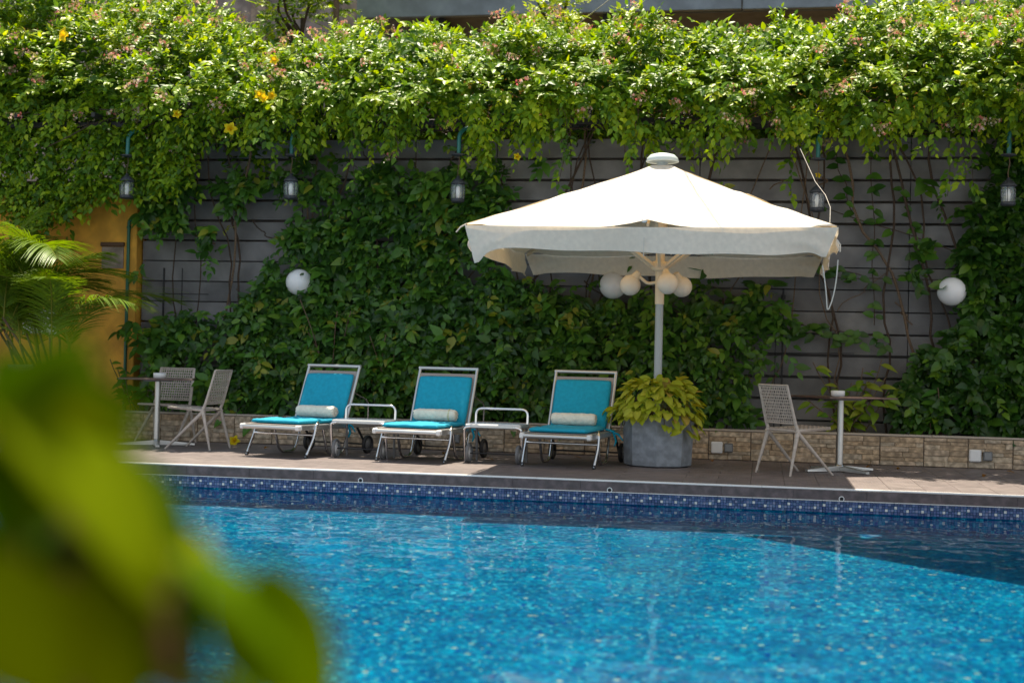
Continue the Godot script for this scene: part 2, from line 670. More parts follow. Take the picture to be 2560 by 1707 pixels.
# a mosaic panel of 12 by 5 little tiles, each with its own edges
func mosaic(sd: int) -> ArrayMesh:
	var r := RandomNumberGenerator.new()
	r.seed = sd * 31
	var st := begin()
	st.set_smooth_group(-1)
	for i in 12:
		for j in 4:
			var c: Color
			var k := r.randf()
			if [i, j] in [[0, 1], [4, 2], [9, 2]]:
				c = Color(0.62, 0.62, 0.6)
			elif k < 0.35:
				c = Color(0.035, 0.06, 0.16)
			elif k < 0.65:
				c = Color(0.06, 0.1, 0.24)
			elif k < 0.85:
				c = Color(0.1, 0.16, 0.3)
			else:
				c = Color(0.17, 0.2, 0.33)
			st.set_color(c)
			var x0 := i * 0.0248 + 0.0022
			var y1 := -j * 0.0248
			var a := Vector3(x0, y1 - 0.0226, 0)
			var w := 0.0226
			var h := 0.0226
			var dz := 0.004
			var q := 0.0015
			var f := [a + Vector3(q, q, dz), a + Vector3(q, h - q, dz), a + Vector3(w - q, h - q, dz), a + Vector3(w - q, q, dz)]
			var b := [a, a + Vector3(0, h, 0), a + Vector3(w, h, 0), a + Vector3(w, 0, 0)]
			quad(st, f[0], f[1], f[2], f[3])
			for e in 4:
				quad(st, b[e], b[(e + 1) % 4], f[(e + 1) % 4], f[e])
	return done(st)

# small mosaic tiles of the pool floor in mixed blues
func pool_tex(sd: int) -> ImageTexture:
	var r := RandomNumberGenerator.new()
	r.seed = sd
	var n := 1040
	var im := Image.create(n, n, false, Image.FORMAT_RGB8)
	im.fill(lin(0.0, 0.1, 0.2))
	var cell := 13
	for j in range(0, n, cell):
		for i in range(0, n, cell):
			var k := r.randf()
			var c: Color
			if k < 0.28:
				c = lin(0.0, 0.06, 0.16)
			elif k < 0.56:
				c = lin(0.0, 0.095, 0.21)
			elif k < 0.80:
				c = lin(0.0, 0.135, 0.26)
			elif k < 0.93:
				c = lin(0.0, 0.195, 0.31)
			elif k < 0.965:
				c = lin(0.0, 0.03, 0.18)
			elif k < 0.994:
				c = lin(0.03, 0.28, 0.36)
			else:
				c = lin(0.3, 0.36, 0.26)
			var v := r.randf_range(0.9, 1.1)
			im.fill_rect(Rect2i(i, j, cell - 1, cell - 1), Color(c.r * v, c.g * v, c.b * v))
	# broken shards between the whole tiles
	for i in 9000:
		var k := r.randf()
		var c: Color
		if k < 0.4:
			c = lin(0.0, 0.045, 0.15)
		elif k < 0.75:
			c = lin(0.0, 0.2, 0.32)
		elif k < 0.93:
			c = lin(0.01, 0.28, 0.36)
		else:
			c = lin(0.2, 0.4, 0.34)
		im.fill_rect(Rect2i(r.randi() % n, r.randi() % n, r.randi_range(2, 8), r.randi_range(2, 6)), c)
	return ImageTexture.create_from_image(im)

func water() -> void:
	var n1 := FastNoiseLite.new()
	n1.seed = 5
	n1.frequency = 1.0
	n1.fractal_octaves = 2
	var x0 := -14.3
	var x1 := 9.3
	var z0 := 0.026
	var z1 := 10.5
	var dx := 0.06
	var dz := 0.045
	var nx := int((x1 - x0) / dx)
	var nz := int((z1 - z0) / dz)
	var vs := PackedVector3Array()
	var ns := PackedVector3Array()
	var idx := PackedInt32Array()
	var hs := PackedFloat32Array()
	for j in nz + 1:
		for i in nx + 1:
			var x := x0 + dx * i
			var z := z0 + dz * j
			var h := 0.0026 * n1.get_noise_2d(x * 2.3, z * 3.1) + 0.0015 * n1.get_noise_2d(x * 6.0 + 40.0, z * 7.5)
			h += 0.0008 * sin(3.1 * x + 7.0 * z) + 0.0006 * sin(-6.0 * x + 11.0 * z + 1.0)
			hs.append(h)
			vs.append(Vector3(x, h, z))
	for j in nz + 1:
		for i in nx + 1:
			var a := hs[j * (nx + 1) + maxi(i - 1, 0)]
			var b := hs[j * (nx + 1) + mini(i + 1, nx)]
			var c := hs[maxi(j - 1, 0) * (nx + 1) + i]
			var d := hs[mini(j + 1, nz) * (nx + 1) + i]
			ns.append(Vector3((a - b) / (2 * dx), 1.0, (c - d) / (2 * dz)).normalized())
	for j in nz:
		for i in nx:
			var p := j * (nx + 1) + i
			idx.append_array([p, p + 1, p + nx + 2, p, p + nx + 2, p + nx + 1])
	var arr := []
	arr.resize(Mesh.ARRAY_MAX)
	arr[Mesh.ARRAY_VERTEX] = vs
	arr[Mesh.ARRAY_NORMAL] = ns
	arr[Mesh.ARRAY_INDEX] = idx
	var me := ArrayMesh.new()
	me.add_surface_from_arrays(Mesh.PRIMITIVE_TRIANGLES, arr)
	var m := mat("water", Color(0.0, 0.05, 0.08, 0.0), 0.03)
	m.metallic_specular = 0.42
	m.transparency = BaseMaterial3D.TRANSPARENCY_ALPHA
	m.cull_mode = BaseMaterial3D.CULL_DISABLED
	var o := struct("water", me, m)
	o.position = Vector3(0, -0.212, 0)

# ---------------------------------------------------------------- buildings
func buildings() -> void:
	# ochre building to the left of the planted wall
	var b := thing("ochre_house", "ochre yellow plastered building wall with green pipe at the left", "building", Vector3(-7.72, -0.62, -4.2))
	part(b, "wall", boxm(Vector3(5.0, 3.62, 0.5), 0.01, Vector3(-2.5, 1.81, 0.0)), M.ochre)
	part(b, "ledge", boxm(Vector3(5.3, 0.16, 0.75), 0.01, Vector3(-2.45, 3.70, 0.0)), M.beige)
	# niche with a brown lintel
	var w := part(b, "niche", boxm(Vector3(0.29, 0.27, 0.02), 0.004), M.beige, Vector3(-0.31, 2.84, 0.256))
	part(w, "lintel", boxm(Vector3(0.31, 0.05, 0.05), 0.004), mat("lintel", lin(0.1, 0.05, 0.025), 0.7), Vector3(0, 0.165, 0.01))
	var pipe := thing("drain_pipe", "green drainpipe with an elbow running up the ochre wall", "pipe", Vector3(-7.81, -0.62, -3.91))
	part(pipe, "pipe", tubem(rounded([Vector3(0, 0.6, 0), Vector3(0, 3.31, 0), Vector3(0.5, 3.31, -0.02)], 0.05), 0.021, 12), M.green_pipe)
	for y in [1.9, 2.6, 3.2]:
		part(pipe, "clip", lathem([[0.0, 0.0], [0.028, 0.0], [0.028, 0.03], [0.0, 0.03]], 12), M.green_pipe, Vector3(0, y, 0))
	# depth sign
	var s := thing("depth_sign", "white pool depth sign on the ochre wall behind palm fronds", "sign", Vector3(-8.98, 1.41, -3.93))
	part(s, "panel", boxm(Vector3(0.46, 0.32, 0.012), 0.003), M.sign_white)
	part(s, "outline", boxm(Vector3(0.42, 0.008, 0.004), 0.001), M.ink, Vector3(0, 0.12, 0.0075))
	part(s, "outline", boxm(Vector3(0.008, 0.1, 0.004), 0.001), M.ink, Vector3(-0.206, 0.066, 0.0075))
	part(s, "outline", boxm(Vector3(0.13, 0.008, 0.004), 0.001), M.ink, Vector3(-0.145, 0.012, 0.0075))
	part(s, "outline", boxm(Vector3(0.07, 0.008, 0.004), 0.001), M.ink, Vector3(-0.06, -0.014, 0.0075), Basis(Vector3.BACK, -0.8))
	part(s, "outline", boxm(Vector3(0.008, 0.1, 0.004), 0.001), M.ink, Vector3(0.206, 0.066, 0.0075))
	for d in [["1 m", -0.145, 0.064, 0.06], ["Profondeur", 0.06, 0.075, 0.05]]:
		var f := SystemFont.new()
		f.font_names = PackedStringArray(["Droid Sans"])
		var px: float = d[3] / 32.0
		var txt: String = d[0]
		var wide := f.get_string_size(txt, HORIZONTAL_ALIGNMENT_LEFT, -1, 32).x
		for i in txt.length():
			if txt[i] == " ":
				continue
			var t := TextMesh.new()
			t.font = f
			t.text = txt[i]
			t.font_size = 32
			t.pixel_size = px
			t.depth = 0.003
			t.horizontal_alignment = HORIZONTAL_ALIGNMENT_LEFT
			var x := f.get_string_size(txt.substr(0, i), HORIZONTAL_ALIGNMENT_LEFT, -1, 32).x if i > 0 else 0.0
			part(s, "letter", t, M.ink, Vector3(d[1] + (x - wide * 0.5) * px, d[2], 0.008))
	# building behind with a wide grey roof edge
	var h := thing("roofed_house", "orange building with a grey roof edge behind the flowering vine", "building", Vector3(-0.5, -0.62, -9.0))
	part(h, "wall", boxm(Vector3(13.0, 6.9, 0.4), 0.01, Vector3(1.6, 3.45, -1.6)), M.ochre)
	part(h, "fascia", boxm(Vector3(6.0, 0.46, 0.12), 0.01), M.fascia, Vector3(-2.95, 7.26, 0.0), Basis(Vector3.BACK, 0.004))
	part(h, "fascia", boxm(Vector3(7.4, 0.46, 0.12), 0.01), M.fascia, Vector3(3.77, 7.28, 0.0), Basis(Vector3.BACK, 0.004))
	part(h, "soffit", boxm(Vector3(13.4, 0.06, 2.2), 0.01), M.board_c, Vector3(0.8, 7.06, -1.2))
	part(h, "roof", boxm(Vector3(13.6, 0.12, 3.2), 0.01), M.board_c, Vector3(0.8, 7.6, -1.4))
	for i in 5:
		part(h, "rafter", boxm(Vector3(0.1, 0.12, 1.4), 0.01), M.dark, Vector3(-4.6 + i * 2.6, 6.96, -0.75))
	var t2 := thing("grey_house", "grey beige building with teal shutters behind the vine at the upper left", "building", Vector3(-9.4, -0.62, -12.0))
	part(t2, "wall", boxm(Vector3(11.0, 9.0, 0.4), 0.01, Vector3(-1.6, 4.5, 0)), M.grey_wall)
	for i in 3:
		part(t2, "pilaster", boxm(Vector3(0.28, 9.0, 0.14), 0.01), M.beige, Vector3(-1.4 + i * 1.7, 4.5, 0.27))
	var win := part(t2, "window", boxm(Vector3(1.3, 1.5, 0.08), 0.01), mat("teal_shutter", lin(0.05, 0.17, 0.18), 0.5), Vector3(2.9, 7.9, 0.2))
	for i in 7:
		part(win, "louvre", boxm(Vector3(1.16, 0.05, 0.05), 0.006), M.teal_shutter, Vector3(0, -0.66 + i * 0.2, 0.05), Basis(Vector3.RIGHT, 0.6))
	# shade sail over the right of the pool, above the frame; its shadow lies on the pool floor
	var sail := thing("shade_sail", "triangular cream shade sail stretched over the right end of the pool", "shade sail", Vector3(0, 0, 0))
	var st := begin()
	st.set_smooth_group(0)
	var a := Vector3(-0.59, 5.35, -1.2)
	var c := Vector3(4.78, 5.2, -1.66)
	var d := Vector3(4.78, 5.5, 5.0)
	var e := Vector3(0.45, 5.3, -1.34)
	var g := Vector3(0.62, 5.3, -1.68)
	for q in [[d, a, e], [d, e, g], [d, g, c]]:
		var n := 8
		for i in n:
			for j in n - i:
				var pf := func(u: int, v: int) -> Vector3:
					var w0 := 1.0 - float(u + v) / n
					return q[0] * w0 + q[1] * (float(u) / n) + q[2] * (float(v) / n) + Vector3.DOWN * 0.5 * w0 * (1.0 - w0)
				tri(st, pf.call(i, j), pf.call(i + 1, j), pf.call(i, j + 1))
				if i + j < n - 1:
					tri(st, pf.call(i + 1, j), pf.call(i + 1, j + 1), pf.call(i, j + 1))
	part(sail, "cloth", done(st), M.canvas)
	part(sail, "mast", tubem([Vector3(5.0, -0.62, -1.5), Vector3(5.0, 5.5, -1.5)], 0.05), M.pole_grey)
	part(sail, "mast", tubem([Vector3(10.5, -0.62, 11.5), Vector3(10.5, 5.8, 11.5)], 0.05), M.pole_grey)
	part(sail, "rope", tubem([d, Vector3(10.5, 5.75, 11.5)], 0.008, 6), M.cord)
	part(sail, "rope", tubem([a, Vector3(-3.0, 6.2, -9.0)], 0.006, 6), M.cord)

# ---------------------------------------------------------------- slatted wall behind the plants
func slat_wall() -> void:
	var w := thing("slat_wall", "grey slatted board wall behind the climbing plants", "wall", Vector3(0, -0.62, -4.1))
	part(w, "backing", boxm(Vector3(14.0, 4.3, 0.05), 0.004, Vector3(-0.75, 2.15, -0.16)), M.board)
	var bm := [M.board, M.board_b, M.board_c]
	var pitch := 0.252
	for row in 14:
		var top := 4.33 - row * pitch
		var gap := 0.03 if row < 5 or (row > 8 and row < 13) else 0.012
		var hgt := pitch - gap
		var x := -7.7 + (0.0 if row % 2 == 0 else -0.0)
		var cuts := [-7.7, -5.62 + 0.02 * (row % 3), -3.2, -0.8 + 0.015 * (row % 2), 1.6, 4.0, 6.2]
		for i in 6:
			var wd: float = cuts[i + 1] - cuts[i] - 0.008
			part(w, "board", boxm(Vector3(wd, hgt, 0.035), 0.003), bm[rng.randi() % 3], Vector3((cuts[i] + cuts[i + 1]) * 0.5, top - pitch * 0.5, rr(-0.004, 0.004)), Basis(Vector3.RIGHT, rr(-0.012, 0.012)) * Basis(Vector3.BACK, rr(-0.0015, 0.0015)))

func planter_wall() -> void:
	var w := thing("planter_wall", "low planter wall clad in tan stacked stone tiles with a pale cap", "wall", Vector3(0, 0, -3.4))
	part(w, "core", boxm(Vector3(14.2, 0.32, 0.11), 0.004, Vector3(-0.9, 0.16, -0.005)), M.grout)
	var cap := boxm(Vector3(1.396, 0.022, 0.16), 0.005)
	for i in 10:
		part(w, "cap_stone", cap, M.cap, Vector3(-8.0 + 0.7 + i * 1.4, 0.333, 0.0))
	# each tile holds ledges of split stone
	for i in 29:
		var x0 := -7.98 + i * 0.462
		var t := part(w, "stone_tile", boxm(Vector3(0.455, 0.312, 0.012), 0.002), M["stone_%d" % (rng.randi() % 5)], Vector3(x0 + 0.2275, 0.162, 0.056))
		var y := 0.008
		while y < 0.305:
			var hh := minf(rr(0.038, 0.066), 0.316 - y)
			if 0.316 - y - hh < 0.03:
				hh = 0.316 - y
			var x := 0.0
			while x < 0.45:
				var ww := minf(rr(0.14, 0.3), 0.455 - x)
				if 0.455 - x - ww < 0.07:
					ww = 0.455 - x
				var dp := rr(0.008, 0.026)
				part(t, "stone", boxm(Vector3(ww - 0.003, hh - 0.003, dp), 0.005), M["stone_%d" % (rng.randi() % 5)], Vector3(x + ww * 0.5 - 0.2275, y + hh * 0.5 - 0.162, 0.006 + dp * 0.5))
				x += ww
			y += hh
	var soil := begin()
	box(soil, Vector3(0, 0, 0), Vector3(14.1, 0.3, 0.56), 0.01)
	var so := struct("planter_soil", done(soil), M.soil)
	so.position = Vector3(-0.85, 0.14, -3.745)
	# lights let into the planter wall
	var k := 0
	for d in [[-0.43, "white junction box beside a small dark lamp on the stone wall near the pot", true], [2.32, "white junction box beside a small dark lamp at the right end of the stone wall", true], [-3.52, "small dark square lamp on the stone wall behind the middle lounger", false]]:
		var t := thing("wall_light", d[1], "light", Vector3(d[0], 0.1, -3.31), 0.0, "lights let into the planter wall")
		if d[2]:
			part(t, "junction_box", boxm(Vector3(0.125, 0.13, 0.05), 0.014, Vector3(-0.07, 0.04, 0.0)), M.white_plastic)
		var b := part(t, "lamp_box", boxm(Vector3(0.095, 0.1, 0.05), 0.008, Vector3(0.06, 0.04, 0.0)), M.grey_plastic)
		part(b, "lens", boxm(Vector3(0.072, 0.076, 0.006), 0.002, Vector3(0.06, 0.04, 0.026)), mat("lens_%d" % k, lin(0.2, 0.21, 0.22), 0.15))
		k += 1

func pergola() -> void:
	var p := thing("pergola", "dark pergola frame of beams carrying the flowering vine over the wall", "pergola", Vector3(0, 0, -4.1))
	for z in [0.5, 0.1, -0.55, -1.3, -2.2]:
		part(p, "beam", boxm(Vector3(14.2, 0.07, 0.06), 0.006), M.iron, Vector3(-2.2, 3.82 + (0.2 if z < -1.0 else 0.0), z))
	for i in 15:
		part(p, "rafter", boxm(Vector3(0.05, 0.06, 3.2), 0.006), M.iron, Vector3(-9.0 + i, 3.885, -0.75))
	for i in 6:
		part(p, "post", boxm(Vector3(0.08, 4.6, 0.08), 0.008), M.iron, Vector3(-8.6 + i * 2.5, 1.55, -2.2))
	# dry twigs matted on the frame
	var st := begin()
	for i in 420:
		var a := Vector3(rr(-9.5, 4.2), rr(3.74, 3.98), rr(-0.2, 0.8))
		var d := Vector3(rr(-1, 1), rr(-0.25, 0.25), rr(-0.5, 0.5)).normalized() * rr(0.2, 0.6)
		tube(st, PackedVector3Array([a, a + d * 0.5 + rv() * 0.05, a + d]), rr(0.003, 0.008), 4, false)
	var tw := part(p, "dry_twigs", done(st), M.stem)
	tw.set_meta("kind", "stuff")

# ---------------------------------------------------------------- parasol
func umbrella() -> void:
	var u := thing("parasol", "large square white parasol with globe lamps standing in the grey pot", "parasol", Vector3(-1.075, 0, -2.03))
	var a := 1.69
	var rim := 2.31
	var apex := 3.08
	var nz := FastNoiseLite.new()
	nz.seed = 9
	nz.frequency = 1.3
	# four cloth panels, taut at the ribs and hanging a little between them
	var n := 22
	for side in 4:
		var rot := Basis(Vector3.UP, side * PI / 2)
		var st := begin()
		st.set_smooth_group(0)
		var g := []
		for j in n + 1:
			var row := []
			var t := float(j) / n
			for i in n + 1:
				var s := float(i) / n * 2.0 - 1.0
				var q := 0.10 + (a - 0.10) * t
				var p := Vector3(s * q, 0, q)
				var y := lerpf(apex, rim, pow(t, 0.94))
				# ribs at the corners and the middle of each side hold the cloth up
				var f := absf(s)
				var sagm := sin(PI * f) * 0.075 * t * (1.0 - 0.35 * t)
				var mid := exp(-pow(s / 0.09, 2.0)) * 0.03 * t * t
				var edge := 0.02 * (1.0 - f) * t * t
				y += -sagm + mid + edge
				y += nz.get_noise_3d(p.x * 1.5, side * 7.0, p.z * 1.5) * 0.028 * sin(PI * t)
				# pulled creases that run from the corners
				y += 0.012 * sin(22.0 * (1.0 - f) * t + 3.0 * side) * smoothstep(0.55, 0.95, t) * smoothstep(0.45, 0.9, f)
				row.append(rot * Vector3(p.x, y, p.z))
			g.append(row)
		for j in n:
			for i in n:
				quad(st, g[j][i], g[j][i + 1], g[j + 1][i + 1], g[j + 1][i])
		part(u, "canopy", done(st), M.canvas)
		# hanging border
		var sv := begin()
		sv.set_smooth_group(0)
		var vg := []
		var m := 64
		var k := 8
		for j in k + 1:
			var row := []
			var t := float(j) / k
			for i in m + 1:
				var s := float(i) / m * 2.0 - 1.0
				var f := absf(s)
				var drop := 0.225 + 0.018 * sin(3.0 * s + side) + 0.008 * sin(11.0 * s + 2.0 * side) + 0.07 * smoothstep(0.82, 1.0, f) * (1.0 if side == 0 else 0.4)
				if side == 0:
					drop += 0.05 * smoothstep(-0.75, -1.0, s) - 0.03 * smoothstep(0.6, 0.95, s)
				var out := 0.012 - 0.05 * t * (1.0 - f) + (0.034 * sin(5.3 * s + 1.7 * side) + 0.014 * sin(13.0 * s + side)) * t
				# folds fanning from the corners
				out += 0.022 * sin(9.0 * t + 14.0 * (1.0 - f)) * smoothstep(0.55, 0.95, f) * t
				var x := s * (a + 0.012 - 0.10 * t * smoothstep(0.85, 1.0, f))
				var y := rim - 0.012 - drop * t - 0.01 * (1.0 - f * f)
				row.append(rot * Vector3(x, y, a + out - 0.04 * t * smoothstep(0.9, 1.0, f)))
			vg.append(row)
		for j in k:
			for i in m:
				quad(sv, vg[j][i], vg[j][i + 1], vg[j + 1][i + 1], vg[j + 1][i])
		part(u, "valance", done(sv), M.canvas)
		var hem := PackedVector3Array()
		for i in m + 1:
			hem.append(vg[k][i])
		var sh := begin()
		tube(sh, hem, 0.004, 5)
		part(u, "hem", done(sh), M.canvas)
	# seam on the front border and a tie at each front corner
	part(u, "seam", boxm(Vector3(0.006, 0.26, 0.003), 0.001), M.cord, Vector3(-0.03, rim - 0.16, a - 0.012))
	part(u, "grommet", lathem([[0.0, 0.0], [0.03, 0.0], [0.03, 0.008], [0.0, 0.01]], 14), M.white_plastic, Vector3(-0.03, rim + 0.045, a - 0.02), Basis(Vector3.RIGHT, 1.1))
	part(u, "tie", tubem([Vector3(-a, rim, a), Vector3(-a - 0.05, rim - 0.03, a + 0.01), Vector3(-a - 0.09, rim - 0.08, a + 0.02)], 0.007, 6), M.canvas)
	part(u, "tie", tubem([Vector3(a, rim - 0.12, a), Vector3(a + 0.03, rim - 0.17, a + 0.01), Vector3(a + 0.03, rim - 0.23, a)], 0.006, 6), M.canvas)
	# wind cap
	var cap := begin()
	lathe(cap, [[0.0, 0.135], [0.07, 0.132], [0.125, 0.118], [0.158, 0.085], [0.17, 0.05], [0.165, 0.044], [0.13, 0.05], [0.06, 0.04], [0.05, -0.05]], 28)
	part(u, "wind_cap", done(cap), M.cap_grey, Vector3(0, apex, 0))
	# frame
	part(u, "lower_pole", tubem([Vector3(0, 0.45, 0), Vector3(0, 1.66, 0)], 0.041, 20), M.pole_grey)
	part(u, "upper_pole", tubem([Vector3(0, 1.66, 0), Vector3(0, 3.1, 0)], 0.047, 20), M.cream)
	part(u, "hub", lathem([[0.0, 2.0], [0.08, 2.0], [0.095, 2.03], [0.095, 2.07], [0.075, 2.1], [0.0, 2.1]], 20), M.cream)
	for i in 8:
		var ang := i * PI / 4.0
		var reach := a * (1.0 if i % 2 == 0 else 1.414)
		var d := Vector3(sin(ang), 0, cos(ang))
		var r0 := d * 0.06 + Vector3(0, apex - 0.06, 0)
		var r1 := d * (reach - 0.03) + Vector3(0, rim - (0.0 if i % 2 == 0 else 0.03), 0)
		var b := Basis(Quaternion(Vector3.BACK, (r1 - r0).normalized()))
		part(u, "rib", boxm(Vector3(0.022, 0.03, (r1 - r0).length()), 0.003), M.cream, (r0 + r1) * 0.5, b)
		var s0 := d * 0.085 + Vector3(0, 2.05, 0)
		var s1 := r0.lerp(r1, 0.5)
		s1.y -= 0.012
		var b2 := Basis(Quaternion(Vector3.BACK, (s1 - s0).normalized()))
		part(u, "strut", boxm(Vector3(0.032, 0.04, (s1 - s0).length()), 0.004), M.cream, (s0 + s1) * 0.5, b2)
	# lamp cluster: three globes on bent arms
	for i in 3:
		var ang: float = [-1.77, 0.32, 2.41][i]
		var d := Vector3(sin(ang), 0, cos(ang))
		var arm := rounded([d * 0.04 + Vector3(0, 1.885, 0), d * 0.13 + Vector3(0, 1.87, 0), d * 0.245 + Vector3(0, 1.965, 0)], 0.04)
		var ao := part(u, "lamp_arm", tubem(arm, 0.017, 10), M.cream)
		var tip: Vector3 = arm[-1]
		var dn := (d * 0.55 - Vector3(0, 0.84, 0)).normalized()
		part(ao, "lamp_collar", tubem([tip - dn * 0.035, tip + dn * 0.035], [0.03, 0.052], 16), M.cream)
		part(u, "lamp_globe", ballm(0.108), M.opal_warm, tip + dn * 0.13)
	# cord loop at the right front corner
	var cp := []
	for i in 17:
		var t := i / 16.0
		cp.append(Vector3(a - 0.12 + 0.13 * t + 0.01 * sin(9 * t), rim - 0.35 - 0.42 * sin(PI * t) + 0.05 * t, a - 0.03))
	part(u, "cord", tubem(cp, 0.006, 6), M.cord)
	part(u, "cord", tubem([Vector3(a - 0.06, rim + 0.0, a - 0.1), Vector3(a - 0.05, rim + 0.2, a - 0.3), Vector3(a - 0.08, rim + 0.36, a - 0.7), Vector3(a - 0.16, rim + 0.55, a - 1.2), Vector3(a - 0.3, rim + 0.95, a - 1.7)], 0.0025, 6), M.cord)

func planter_pot() -> void:
	var p := thing("planter_pot", "grey octagonal pot that holds the parasol and a lime green plant", "pot", Vector3(-1.06, 0, -2.03))
	var st := begin()
	st.set_smooth_group(-1)
	var prof := [[0.0, 0.012], [0.335, 0.012], [0.345, 0.02], [0.365, 0.5], [0.36, 0.508], [0.33, 0.508], [0.325, 0.46], [0.0, 0.46]]
	for i in prof.size() - 1:
		for k in 8:
			var a0 := TAU * (k + 0.05) / 8.0
			var a1 := TAU * (k + 1.05) / 8.0
			var f := func(a: float, j: int) -> Vector3: return Vector3(sin(a) * prof[j][0], prof[j][1], cos(a) * prof[j][0])
			quad(st, f.call(a0, i), f.call(a1, i), f.call(a1, i + 1), f.call(a0, i + 1))
	part(p, "shell", done(st), M.pot_grey)
	part(p, "foot", lathem([[0.0, 0.0], [0.31, 0.0], [0.31, 0.014], [0.0, 0.014]], 24), M.dark)
	part(p, "soil", lathem([[0.0, 0.475], [0.32, 0.47]], 24), M.soil)
	var pl := thing("lime_plant", "lime green sweet potato vine spilling over the grey pot", "plant", Vector3(-1.06, 0.47, -2.03))
	var list := []
	for i in 285:
		var ang := rr(-PI, PI)
		if cos(ang) < -0.2 and rng.randf() < 0.6:
			ang = rr(-1.7, 1.7)
		var el := pow(rng.randf(), 0.8)
		var d := Vector3(sin(ang), 0, cos(ang))
		var r := 0.10 + 0.33 * pow(el, 0.6)
		var y := 0.40 - 0.38 * el * el + rr(-0.04, 0.04)
		if rng.randf() < 0.14 and sin(ang) > 0.1 and cos(ang) > -0.3:
			r = rr(0.36, 0.42)
			y = rr(-0.16, 0.03)
		if rng.randf() < 0.1 and sin(ang) < -0.3:
			r = rr(0.45, 0.54)
			y = rr(0.0, 0.12)
		var out := d * (0.4 + el * 0.6) + Vector3.UP * (0.2 - 0.7 * el) + rv() * 0.35
		var nor := d * (0.45 + 0.7 * el) + Vector3.UP * 0.6 + rv() * 0.3
		list.append([Transform3D(frame(out, nor, rr(0.75, 1.25)), d * r + Vector3(0, y, 0)), rng.randf() * 0.59 if rng.randf() < 0.8 else rng.randf() * 0.999])
	foliage(pl, list, "lime")
	for i in 26:
		var ang := TAU * i / 26.0
		var d := Vector3(sin(ang), 0, cos(ang))
		part(pl, "stem", tubem([d * 0.05, d * 0.16 + Vector3(0, 0.2, 0), d * 0.3 + Vector3(0, rr(0.1, 0.28), 0), d * rr(0.36, 0.44) + Vector3(0, rr(-0.1, 0.12), 0)], 0.004, 5), M.stem_light)

# ---------------------------------------------------------------- sun loungers
func loungers() -> void:
	var spots := [[Vector3(-4.96, 0, -1.25), -0.27, "leftmost sun lounger with blue cushions, farthest from the parasol"], [Vector3(-3.50, 0, -1.16), -0.13, "middle sun lounger with blue cushions between the two side tables"], [Vector3(-2.0, 0, -1.16), -0.12, "sun lounger with blue cushions next to the grey pot, in the shade of the parasol"]]
	for i in 3:
		lounger(spots[i][0], spots[i][1], spots[i][2], M.teal)
		var b := Basis(Vector3.UP, spots[i][1])
		var lab: String = ["rolled white towel on the leftmost lounger", "rolled cream towel with yellow border on the middle lounger", "rolled cream towel on the lounger next to the grey pot"][i]
		var at: Vector3 = spots[i][0] + b * Vector3([0.04, -0.0, -0.02][i], 0.395, [-0.80, -0.82, -0.80][i])
		roll_towel(at, spots[i][1] + [0.04, 0.02, 0.05][i], lab, M.towel, i)
	side_table(Vector3(-4.10, 0, -1.62), -0.08, "chrome side table with a back rail between the left and middle loungers")
	side_table(Vector3(-2.68, 0, -1.58), -0.06, "chrome side table with a back rail between the middle and right loungers")

func cushion(w: float, l: float, h: float, sd: int) -> ArrayMesh:
	# a flat pad with rounded rim, a little uneven; lies on y = 0, centred
	var nz := FastNoiseLite.new()
	nz.seed = sd
	nz.frequency = 3.0
	var st := begin()
	st.set_smooth_group(0)
	var n := 24
	var top := []
	var bot := []
	for j in n + 1:
		var rt := []
		var rb := []
		for i in n + 1:
			var u := float(i) / n * 2.0 - 1.0
			var v := float(j) / n * 2.0 - 1.0
			# round the plan's corners a little
			var k := 1.0 - 0.035 * pow(absf(u), 6.0) * pow(absf(v), 6.0)
			var x := u * w * 0.5 * k
			var z := v * l * 0.5 * k
			var e := pow(maxf(absf(u), absf(v)), 10.0)
			var yy := h * 0.5 * sqrt(maxf(0.0, 1.0 - e))
			var wob := nz.get_noise_2d(x * 1.4, z * 1.4) * h * 0.28 + nz.get_noise_2d(x * 4.0, z * 4.0) * h * 0.1
			rt.append(Vector3(x, h * 0.5 + yy + wob * (1.0 - e), z))
			rb.append(Vector3(x, h * 0.5 - yy, z))
		top.append(rt)
		bot.append(rb)
	for j in n:
		for i in n:
			quad(st, top[j][i], top[j][i + 1], top[j + 1][i + 1], top[j + 1][i])
			quad(st, bot[j + 1][i], bot[j + 1][i + 1], bot[j][i + 1], bot[j][i])
	return done(st)

